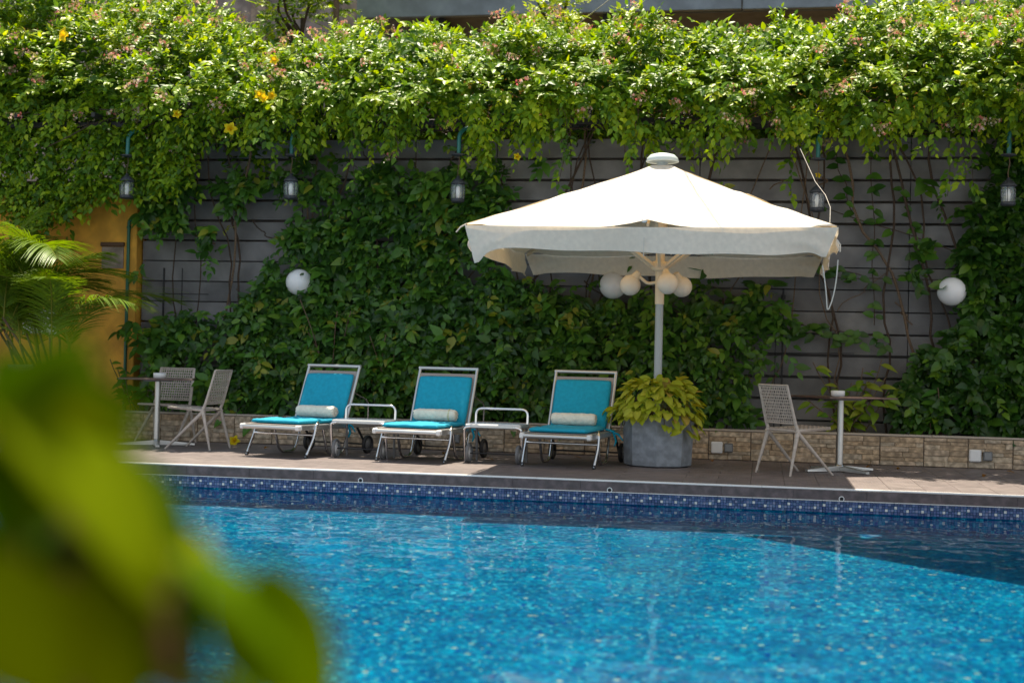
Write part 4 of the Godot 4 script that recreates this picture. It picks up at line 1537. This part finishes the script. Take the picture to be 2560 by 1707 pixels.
# a yellow trumpet flower that opens towards +z
func trumpet() -> ArrayMesh:
	var st := begin()
	st.set_smooth_group(0)
	var ring := func(z: float, r: float, wave: float) -> Array:
		var o := []
		for i in 20:
			var a := TAU * i / 20.0
			var rad := r * (1.0 + wave * cos(5.0 * a))
			o.append(Vector3(cos(a) * rad, sin(a) * rad, z - absf(wave) * 0.02 * cos(5.0 * a)))
		return o
	var rs := [ring.call(-0.05, 0.006, 0.0), ring.call(-0.02, 0.012, 0.0), ring.call(0.0, 0.022, 0.03), ring.call(0.012, 0.038, 0.1), ring.call(0.012, 0.056, 0.2), ring.call(0.004, 0.064, 0.24)]
	for i in rs.size() - 1:
		st.set_color(Color(0.85, 0.56, 0.01) if i < 3 else Color(0.88, 0.74, 0.02))
		for k in 20:
			quad(st, rs[i][k], rs[i][(k + 1) % 20], rs[i + 1][(k + 1) % 20], rs[i + 1][k])
	return done(st)

# soft blobs of cover on the wall: [x, y, half width, half height, weight]
func covered(blobs: Array, x: float, y: float) -> float:
	var d := 0.0
	for b in blobs:
		var u: float = (x - b[0]) / b[2]
		var v: float = (y - b[1]) / b[3]
		d = maxf(d, b[4] * smoothstep(1.15, 0.55, sqrt(u * u + v * v)))
	return d

func climber(called: String, label: String, blobs: Array, tries: int, kind: String, z0: float, z1: float, size: float, tone: float, sd: int) -> Node3D:
	var x0 := 99.0
	var x1 := -99.0
	var y0 := 99.0
	var y1 := -99.0
	for b in blobs:
		x0 = minf(x0, b[0] - b[2])
		x1 = maxf(x1, b[0] + b[2])
		y0 = minf(y0, b[1] - b[3])
		y1 = maxf(y1, b[1] + b[3])
	var o := thing(called, label, "climbing plant", Vector3(0, 0, 0), 0.0, "plants growing on the slatted wall")
	var nz := FastNoiseLite.new()
	nz.seed = sd
	nz.frequency = 1.6
	nz.fractal_octaves = 3
	var list := []
	for q in tries:
		var x := rr(x0, x1)
		var y := rr(maxf(y0, 0.46), y1)
		var c := nz.get_noise_2d(x * 1.5, y * 1.5)
		var f := nz.get_noise_2d(x * 4.0 + 30.0, y * 4.0)
		var d := covered(blobs, x, y) + c * 0.75 + f * 0.45
		if d < 0.54:
			continue
		# the mass stands farther from the wall low down
		var front := lerpf(z0, z1, clampf(smooth01(2.1, 0.9, y) * 0.8 + 0.25 * c + 0.2, 0.0, 1.0))
		var z := lerpf(z0 - 0.05, front, pow(rng.randf(), 0.45)) + f * 0.07
		var dir := Vector3(rr(-0.9, 0.9), rr(-0.9, 0.5), rr(0.3, 1.0))
		shoot(list, Vector3(x, y, z), dir, rr(0.12, 0.28), rng.randi_range(4, 8), size * (1.0 + 0.5 * c) * rr(0.55, 1.25), Vector3(0, 0.62, 0.75), 0.4, clampf(tone + 0.45 * f + rr(-0.22, 0.2) + (0.45 if rng.randf() < 0.03 else 0.0), 0.0, 0.99))
	foliage(o, list, kind)
	for q in 8:
		var b: Array = blobs[q % blobs.size()]
		var a := Vector3(b[0] + rr(-0.6, 0.6) * b[2], 0.27, rr(-3.9, -3.6))
		var e := Vector3(b[0] + rr(-0.8, 0.8) * b[2], b[1] + b[3] * 0.7, -3.93)
		part(o, "stem", tubem(wander(a, e, 6, 0.1), rr(0.006, 0.014), 6), M.stem if q % 3 else M.stem_light)
	return o

func wall_plants() -> void:
	climber("wall_climber", "dense green climber covering the wall behind the loungers", [[-6.75, 1.0, 0.75, 0.75, 0.75], [-5.4, 1.15, 1.3, 1.2, 1.0], [-4.2, 1.3, 1.2, 1.35, 1.0], [-2.9, 1.1, 1.0, 1.2, 1.0], [-5.2, 2.4, 0.65, 0.5, 0.85], [-4.6, 2.95, 0.5, 0.5, 0.72], [-4.0, 2.15, 0.5, 0.7, 0.9], [-3.6, 2.75, 0.35, 0.5, 0.6], [-6.35, 3.1, 0.25, 0.4, 0.55], [-7.35, 3.0, 0.4, 0.5, 0.7], [-6.8, 2.6, 0.35, 0.4, 0.4], [-5.5, 3.25, 0.4, 0.35, 0.7]], 6500, "climber", -3.95, -3.5, 0.92, 0.32, 101)
	climber("wall_climber", "green climber on the wall below and behind the parasol's canopy", [[-1.7, 1.05, 0.9, 1.05, 1.0], [-0.7, 1.25, 0.75, 0.8, 0.92], [-0.15, 1.5, 0.5, 0.5, 0.8], [-0.9, 0.6, 0.9, 0.35, 0.8], [-3.3, 3.0, 0.42, 0.55, 0.75], [-3.9, 3.15, 0.35, 0.35, 0.62]], 3200, "climber", -3.95, -3.52, 0.9, 0.32, 102)
	climber("dark_ivy", "dark dense ivy covering the wall at the right edge", [[2.95, 1.9, 0.95, 2.0, 1.3], [2.6, 1.0, 0.95, 0.8, 1.1], [1.9, 0.75, 0.5, 0.35, 0.6], [3.6, 2.0, 0.7, 2.0, 1.0]], 4400, "ivy", -3.97, -3.5, 1.0, 0.32, 103)
	# a thin strand plant on the bare boards at the right
	var o := thing("strand_vine", "thin vine strands with round leaves on the bare boards right of the parasol", "climbing plant", Vector3(0, 0, 0), 0.0, "plants growing on the slatted wall")
	var list := []
	var strands := [[Vector3(1.15, 3.7, -3.9), Vector3(1.2, 1.55, -3.95), 30], [Vector3(0.35, 2.25, -3.93), Vector3(1.1, 2.1, -3.94), 16], [Vector3(0.0, 1.6, -3.9), Vector3(1.4, 1.4, -3.9), 46], [Vector3(-0.6, 1.95, -3.9), Vector3(0.6, 1.45, -3.88), 18], [Vector3(1.5, 3.1, -3.94), Vector3(1.75, 2.1, -3.94), 14], [Vector3(0.75, 3.5, -3.92), Vector3(0.95, 2.8, -3.94), 9], [Vector3(0.2, 2.1, -3.95), Vector3(2.2, 2.05, -3.95), 6], [Vector3(0.6, 2.9, -3.95), Vector3(2.3, 2.3, -3.95), 5]]
	for s in strands:
		var pts := wander(s[0], s[1], 6, 0.05)
		part(o, "strand", tubem(pts, 0.006, 6), M.stem)
		for i in s[2]:
			var t: float = (i + 0.5) / float(s[2])
			var p: Vector3 = pts[int(t * (pts.size() - 1))]
			var sg := 1.0 if i % 2 else -1.0
			var spread := 0.14 if s[2] > 40 else 0.03
			list.append([Transform3D(frame(Vector3(sg * rr(0.5, 1.0), rr(-0.8, 0.2), rr(0.1, 0.5)), Vector3(rr(-0.3, 0.3), 0.4, 1.0), rr(0.85, 1.35)), p + Vector3(rr(-0.03, 0.03), rr(-spread, spread * 0.3), rr(0.0, 0.05))), clampf(rr(0.1, 0.75), 0, 0.99)])
	foliage(o, list, "ivy")
	# broad-leaved shrubs
	shrub("broad_shrub", "yellowing broad-leaved shrub behind the right bistro table", Vector3(0.95, 0.28, -3.62), 15, 0.5, 0.85, 0.55)
	shrub("broad_shrub", "broad-leaved shrub at the foot of the dark ivy", Vector3(1.75, 0.28, -3.6), 11, 0.38, 0.6, 0.2)
	shrub("broad_shrub", "large dark leaves of a shrub beside the ochre building", Vector3(-7.45, 0.28, -3.6), 9, 0.45, 0.75, 0.05)
	shrub("broad_shrub", "broad-leaved shrub in the hedge behind the middle lounger", Vector3(-4.35, 0.28, -3.55), 9, 0.4, 1.1, 0.1)
	shrub("broad_shrub", "broad-leaved shrub in the hedge right of the leftmost globe lamp", Vector3(-5.1, 0.6, -3.6), 8, 0.4, 1.1, 0.15)

func shrub(called: String, label: String, at: Vector3, stems: int, w: float, h: float, tone: float) -> void:
	var o := thing(called, label, "shrub", at, 0.0, "broad-leaved shrubs in the planter")
	var list := []
	for i in stems:
		var e := Vector3(rr(-w, w), h * rr(0.45, 1.05), rr(-0.1, 0.22))
		var pts := wander(Vector3(rr(-0.12, 0.12), 0, rr(-0.08, 0.08)), e, 4, 0.03)
		part(o, "stem", tubem(pts, 0.006, 6), M.stem_light)
		for k in 6:
			var t := 0.35 + 0.65 * (k + rng.randf()) / 6.0
			var p: Vector3 = pts[int(t * (pts.size() - 1))]
			var a := rr(-PI, PI)
			list.append([Transform3D(frame(Vector3(sin(a), rr(-0.5, 0.35), absf(cos(a)) * 0.8), Vector3(0, 0.8, 0.55) + rv() * 0.3, rr(0.6, 1.05)), p), clampf(tone + rr(-0.1, 0.4), 0, 0.99)])
	foliage(o, list, "broad")

func back_trees() -> void:
	# a leafy tree behind the left end of the vine
	crown_tree("leafy_tree", "dark leafy tree rising behind the left end of the vine", Vector3(-10.2, -0.62, -5.4), 6.3, 1.5, 1700, 0.3)
	crown_tree("leafy_tree", "light green small tree in front of the far grey beige building", Vector3(-6.9, -0.62, -7.6), 6.7, 0.62, 330, 0.55)
	crown_tree("leafy_tree", "thin pale green tree in front of the grey roof edge", Vector3(-2.9, -0.62, -7.4), 6.5, 0.45, 170, 0.7)
	crown_tree("leafy_tree", "tree behind the vine near the upper right corner", Vector3(2.4, -0.62, -7.0), 6.1, 0.75, 420, 0.6)
	# bare palm trunks
	for d in [[Vector3(-6.35, -0.62, -7.3), "slender bare trunk before the far building, left of the grey roof edge"], [Vector3(-6.9, -0.62, -9.0), "second slender bare trunk before the far building with teal shutters"]]:
		var o := thing("palm_tree", d[1], "tree", d[0], 0.0, "slender trunks behind the vine")
		part(o, "trunk", tubem(wander(Vector3.ZERO, Vector3(0.1, 8.2, 0), 6, 0.03), 0.045, 10), M.stem_light)
		var cr := part(o, "crown", frond(1.6, 24, 0.5, 0.5), M.leaf_palm, Vector3(0.1, 8.1, 0))
		for k in 5:
			part(cr, "frond", cr.mesh, M.leaf_palm, Vector3.ZERO, Basis(Vector3.UP, (k + 1) * TAU / 6.0))
	# strap-leaved plant just left of the roof edge
	var s := thing("strap_plant", "yellow green strap-leaved plant beside the end of the grey roof edge", "plant", Vector3(-6.35, 5.0, -8.2))
	part(s, "stem", tubem([Vector3(0, -5.62, 0), Vector3(0, 0.9, 0)], 0.03, 8), M.stem_light)
	for i in 16:
		var a := rr(-PI, PI)
		var pts := Vector3(sin(a) * 0.4, rr(-0.3, 0.6), cos(a) * 0.4)
		part(s, "leaf", leafm(0.75, 0.07, 0.3, 0.35, Color(0.26, 0.36, 0.03), 0.0, 6), M.leaf_palm, Vector3(0, 0.5 + rr(-0.2, 0.4), 0), frame(pts, Vector3.UP, 1.0))

func crown_tree(called: String, label: String, at: Vector3, h: float, r: float, shoots: int, tone: float) -> void:
	var o := thing(called, label, "tree", at, 0.0, "trees behind the vine")
	part(o, "trunk", tubem(wander(Vector3.ZERO, Vector3(0, h, 0), 6, 0.06), [0.07, 0.068, 0.066, 0.063, 0.06, 0.056, 0.052, 0.05, 0.047, 0.044, 0.04, 0.036, 0.032, 0.025], 10), M.stem)
	for i in 6:
		var e := Vector3(rr(-r, r), h + rr(-0.5, 0.8) * r, rr(-r, r))
		part(o, "branch", tubem(wander(Vector3(0, h - r * 0.8, 0), e, 4, 0.08), 0.02, 7), M.stem)
	var nz := FastNoiseLite.new()
	nz.seed = int(at.x * 100)
	nz.frequency = 1.5
	var list := []
	for q in shoots:
		var d := rv().normalized()
		var p := Vector3(d.x * r, d.y * r * 1.1, d.z * r) * pow(rng.randf(), 0.4)
		if nz.get_noise_3dv(p) < -0.12:
			continue
		p.y += h
		shoot(list, p, d + Vector3.UP * 0.3, rr(0.2, 0.4), 9, rr(0.9, 1.4), Vector3(0, 0.9, 0.3), 0.4, clampf(tone + rr(-0.3, 0.3), 0, 0.99))
	foliage(o, list, "vine", 60)

# a feather frond: rachis along +z arching down, leaflets to both sides; own colours
func frond(L: float, n: int, arch: float, lw: float) -> ArrayMesh:
	var st := begin()
	st.set_smooth_group(0)
	var path := []
	for i in n + 1:
		var t := float(i) / n
		path.append(Vector3(0, L * (0.55 * t - arch * t * t * 1.15), L * (t * 0.95 - 0.1 * t * t)))
	st.set_color(Color(0.3, 0.32, 0.05))
	var rad := PackedFloat32Array()
	for i in n + 1:
		rad.append(lerpf(0.011, 0.003, float(i) / n))
	tube(st, PackedVector3Array(path), rad, 5, false)
	for i in range(3, n + 1):
		var t := float(i) / n
		var tg: Vector3 = (path[i] - path[i - 1]).normalized()
		var nn := Vector3.RIGHT.cross(tg) * -1.0
		var ll := L * lw * sin(PI * clampf(0.12 + 0.8 * t, 0, 1)) * rr(0.9, 1.08)
		for s in [-1.0, 1.0]:
			for half in 2:
				var p0: Vector3 = path[i].lerp(path[i - 1], half * 0.5)
				var d := (Vector3(s, 0, 0) * 0.78 + tg * (0.55 + 0.5 * t) + nn * rr(0.05, 0.35)).normalized()
				var w := d.cross(nn).normalized()
				var g := rr(0.8, 1.2)
				st.set_color(Color(0.16 * g, 0.27 * g, 0.022))
				var prev_c := p0
				var prev_w := 0.004
				for k in 4:
					var u := (k + 1) / 4.0
					var c := p0 + d * ll * u + Vector3.DOWN * ll * 0.45 * u * u
					var ww := 0.0078 * sin(PI * clampf(0.2 + 0.8 * u, 0, 1)) + 0.0004
					quad(st, prev_c - w * prev_w, prev_c, c, c - w * ww)
					quad(st, prev_c, prev_c + w * prev_w + nn * 0.002, c + w * ww + nn * 0.002, c)
					prev_c = c
					prev_w = ww
	return done(st)

func palm() -> void:
	var o := thing("areca_palm", "areca palm with arching yellow green fronds before the ochre wall", "palm", Vector3(-8.2, 0, -2.8))
	var fr := [frond(1.5, 30, 0.5, 0.4), frond(1.55, 30, 0.7, 0.42), frond(1.5, 30, 0.3, 0.36)]
	var tops := []
	for i in 30:
		var a := TAU * i / 30.0 + rr(-0.2, 0.2)
		var e := rr(0.0, 1.0)
		var at := Vector3(rr(-0.7, 0.3), rr(0.95, 1.85), rr(-0.1, 0.45))
		var b := Basis(Vector3.UP, a) * Basis(Vector3.RIGHT, -lerpf(0.15, 0.95, e)) * Basis.from_scale(Vector3.ONE * rr(0.9, 1.15))
		part(o, "frond", fr[i % 3], M.leaf_palm, at, b)
		tops.append(at)
	for i in 12:
		part(o, "cane", tubem(wander(Vector3(rr(-0.2, 0.2), 0.3, rr(-0.12, 0.12)), tops[i * 2] + Vector3(0, 0.03, 0), 4, 0.03), 0.014, 8), M.stem_light)
	var po := thing("palm_pot", "terracotta pot at the foot of the areca palm", "pot", Vector3(-8.2, 0, -2.8))
	part(po, "shell", lathem([[0.0, 0.0], [0.2, 0.0], [0.28, 0.34], [0.3, 0.34], [0.3, 0.4], [0.26, 0.4], [0.25, 0.33], [0.0, 0.33]], 28), M.terracotta)

func near_plant() -> void:
	var o := thing("broadleaf_plant", "large blurred green leaves close to the lens at the lower left", "plant", Vector3(0, 0, 0))
	var lv := [
		[Vector3(-0.518, 0.933, 11.695), Vector3(-0.470, 1.032, 11.637)],
		[Vector3(-0.546, 0.975, 11.701), Vector3(-0.495, 1.063, 11.672)],
		[Vector3(-0.502, 0.969, 11.672), Vector3(-0.450, 0.973, 11.622)],
		[Vector3(-0.510, 0.982, 11.694), Vector3(-0.374, 0.878, 11.689)],
		[Vector3(-0.524, 0.932, 11.615), Vector3(-0.400, 0.883, 11.673)],
		[Vector3(-0.600, 0.912, 11.608), Vector3(-0.507, 0.897, 11.591)],
		[Vector3(-0.536, 0.965, 11.749), Vector3(-0.465, 0.908, 11.756)],
		[Vector3(-0.400, 0.883, 11.673), Vector3(-0.305, 0.845, 11.686)],
		[Vector3(-0.357, 0.860, 11.665), Vector3(-0.289, 0.784, 11.672)],
		[Vector3(-0.410, 0.800, 11.674), Vector3(-0.325, 0.795, 11.679)],
		[Vector3(-0.490, 0.887, 11.638), Vector3(-0.392, 0.801, 11.671)],
		[Vector3(-0.472, 0.869, 11.686), Vector3(-0.412, 0.783, 11.704)],
		[Vector3(-0.501, 0.880, 11.772), Vector3(-0.437, 0.805, 11.780)],
		[Vector3(-0.629, 0.878, 11.612), Vector3(-0.548, 0.826, 11.617)],
		[Vector3(-0.558, 0.829, 11.599), Vector3(-0.468, 0.762, 11.633)],
		[Vector3(-0.595, 1.010, 11.608), Vector3(-0.534, 0.943, 11.576)],
		[Vector3(-0.463, 0.909, 11.624), Vector3(-0.365, 0.869, 11.646)],
		[Vector3(-0.577, 0.964, 11.625), Vector3(-0.476, 0.999, 11.587)],
		[Vector3(-0.619, 0.996, 11.592), Vector3(-0.515, 1.022, 11.574)],
		[Vector3(-0.622, 0.925, 11.571), Vector3(-0.533, 0.962, 11.556)],
		[Vector3(-0.606, 0.872, 11.557), Vector3(-0.479, 0.896, 11.566)],
	]
	var k: Dictionary = K["near"]
	var eye := Vector3(0, 1.0287, 12.62)
	for i in lv.size():
		var b: Vector3 = lv[i][0]
		var t: Vector3 = lv[i][1]
		var L := (t - b).length()
		var n := (eye - b).normalized() * 0.6 + Vector3(0.15, 0.8, -0.1) + rv() * 0.8
		var tone: int = [1, 0, 2, 2, 0, 1, 0, 1, 1, 1, 0, 2, 2, 0, 0, 0, 3, 0, 1, 0, 0][i]
		var f := frame(t - b, n, L / 0.15)
		f.x *= 1.05
		part(o, "leaf", k.toned[tone], k.m, b, f)
		part(o, "petiole", tubem([b, b + Vector3(-0.02, -0.05, -0.01), b + Vector3(-0.03 + rr(-0.02, 0.02), -0.2, 0.02)], 0.0025, 6), M.near_stem)
	for s in [[Vector3(-0.412, 0.86, 11.68), Vector3(-0.40, 0.74, 11.66)], [Vector3(-0.50, 0.95, 11.66), Vector3(-0.46, 0.6, 11.66)], [Vector3(-0.55, 0.86, 11.7), Vector3(-0.5, 0.6, 11.68)]]:
		part(o, "stem", tubem([s[0], s[1], Vector3(-0.47, 0.42, 11.66)], 0.006, 8), M.near_stem)
	var p := thing("near_pot", "terracotta pot that holds the blurred foreground plant", "pot", Vector3(-0.47, 0, 11.66))
	part(p, "shell", lathem([[0.0, 0.0], [0.13, 0.0], [0.18, 0.36], [0.2, 0.36], [0.2, 0.42], [0.17, 0.42], [0.165, 0.4], [0.0, 0.4]], 24), M.terracotta)

func litter() -> void:
	var yf := trumpet()
	var fl := thing("fallen_flower", "fallen yellow flower on the terrace beside the woven chair", "flower", Vector3(-6.03, 0.045, -3.05))
	part(fl, "bloom", yf, M.petal, Vector3.ZERO, Basis(Vector3.RIGHT, -0.3) * Basis.from_scale(Vector3.ONE * 0.95))
	var spots := [[-0.55, -3.1, "dry fallen leaf left of the junction box near the pot"], [1.15, -2.95, "dry fallen leaf on the terrace right of the bistro table's foot"], [1.42, -2.75, "small dry leaf lying between the right table and the stone wall"], [2.5, -2.85, "dry brown leaf under the rightmost junction box"], [-2.83, -1.95, "pale fallen petals on the terrace behind the middle lounger"], [-2.02, -2.75, "dry leaf under the lounger next to the pot"], [-5.45, -2.6, "dry leaf left of the leftmost lounger's wheel"], [-3.45, -2.7, "dry leaf under the middle lounger"], [2.2, -2.2, "small pale leaf on the terrace near the right edge"]]
	var lm := leafm(0.09, 0.05, 0.3, 0.5, Color(0.3, 0.13, 0.03), 0.0, 4)
	for s in spots:
		var o := thing("fallen_leaf", s[2], "leaf", Vector3(s[0], 0.012, s[1]), rr(-PI, PI), "fallen leaves on the terrace")
		part(o, "blade", lm, M.leaf_soft, Vector3(0, 0.006, 0), Basis(Vector3.RIGHT, -0.2))
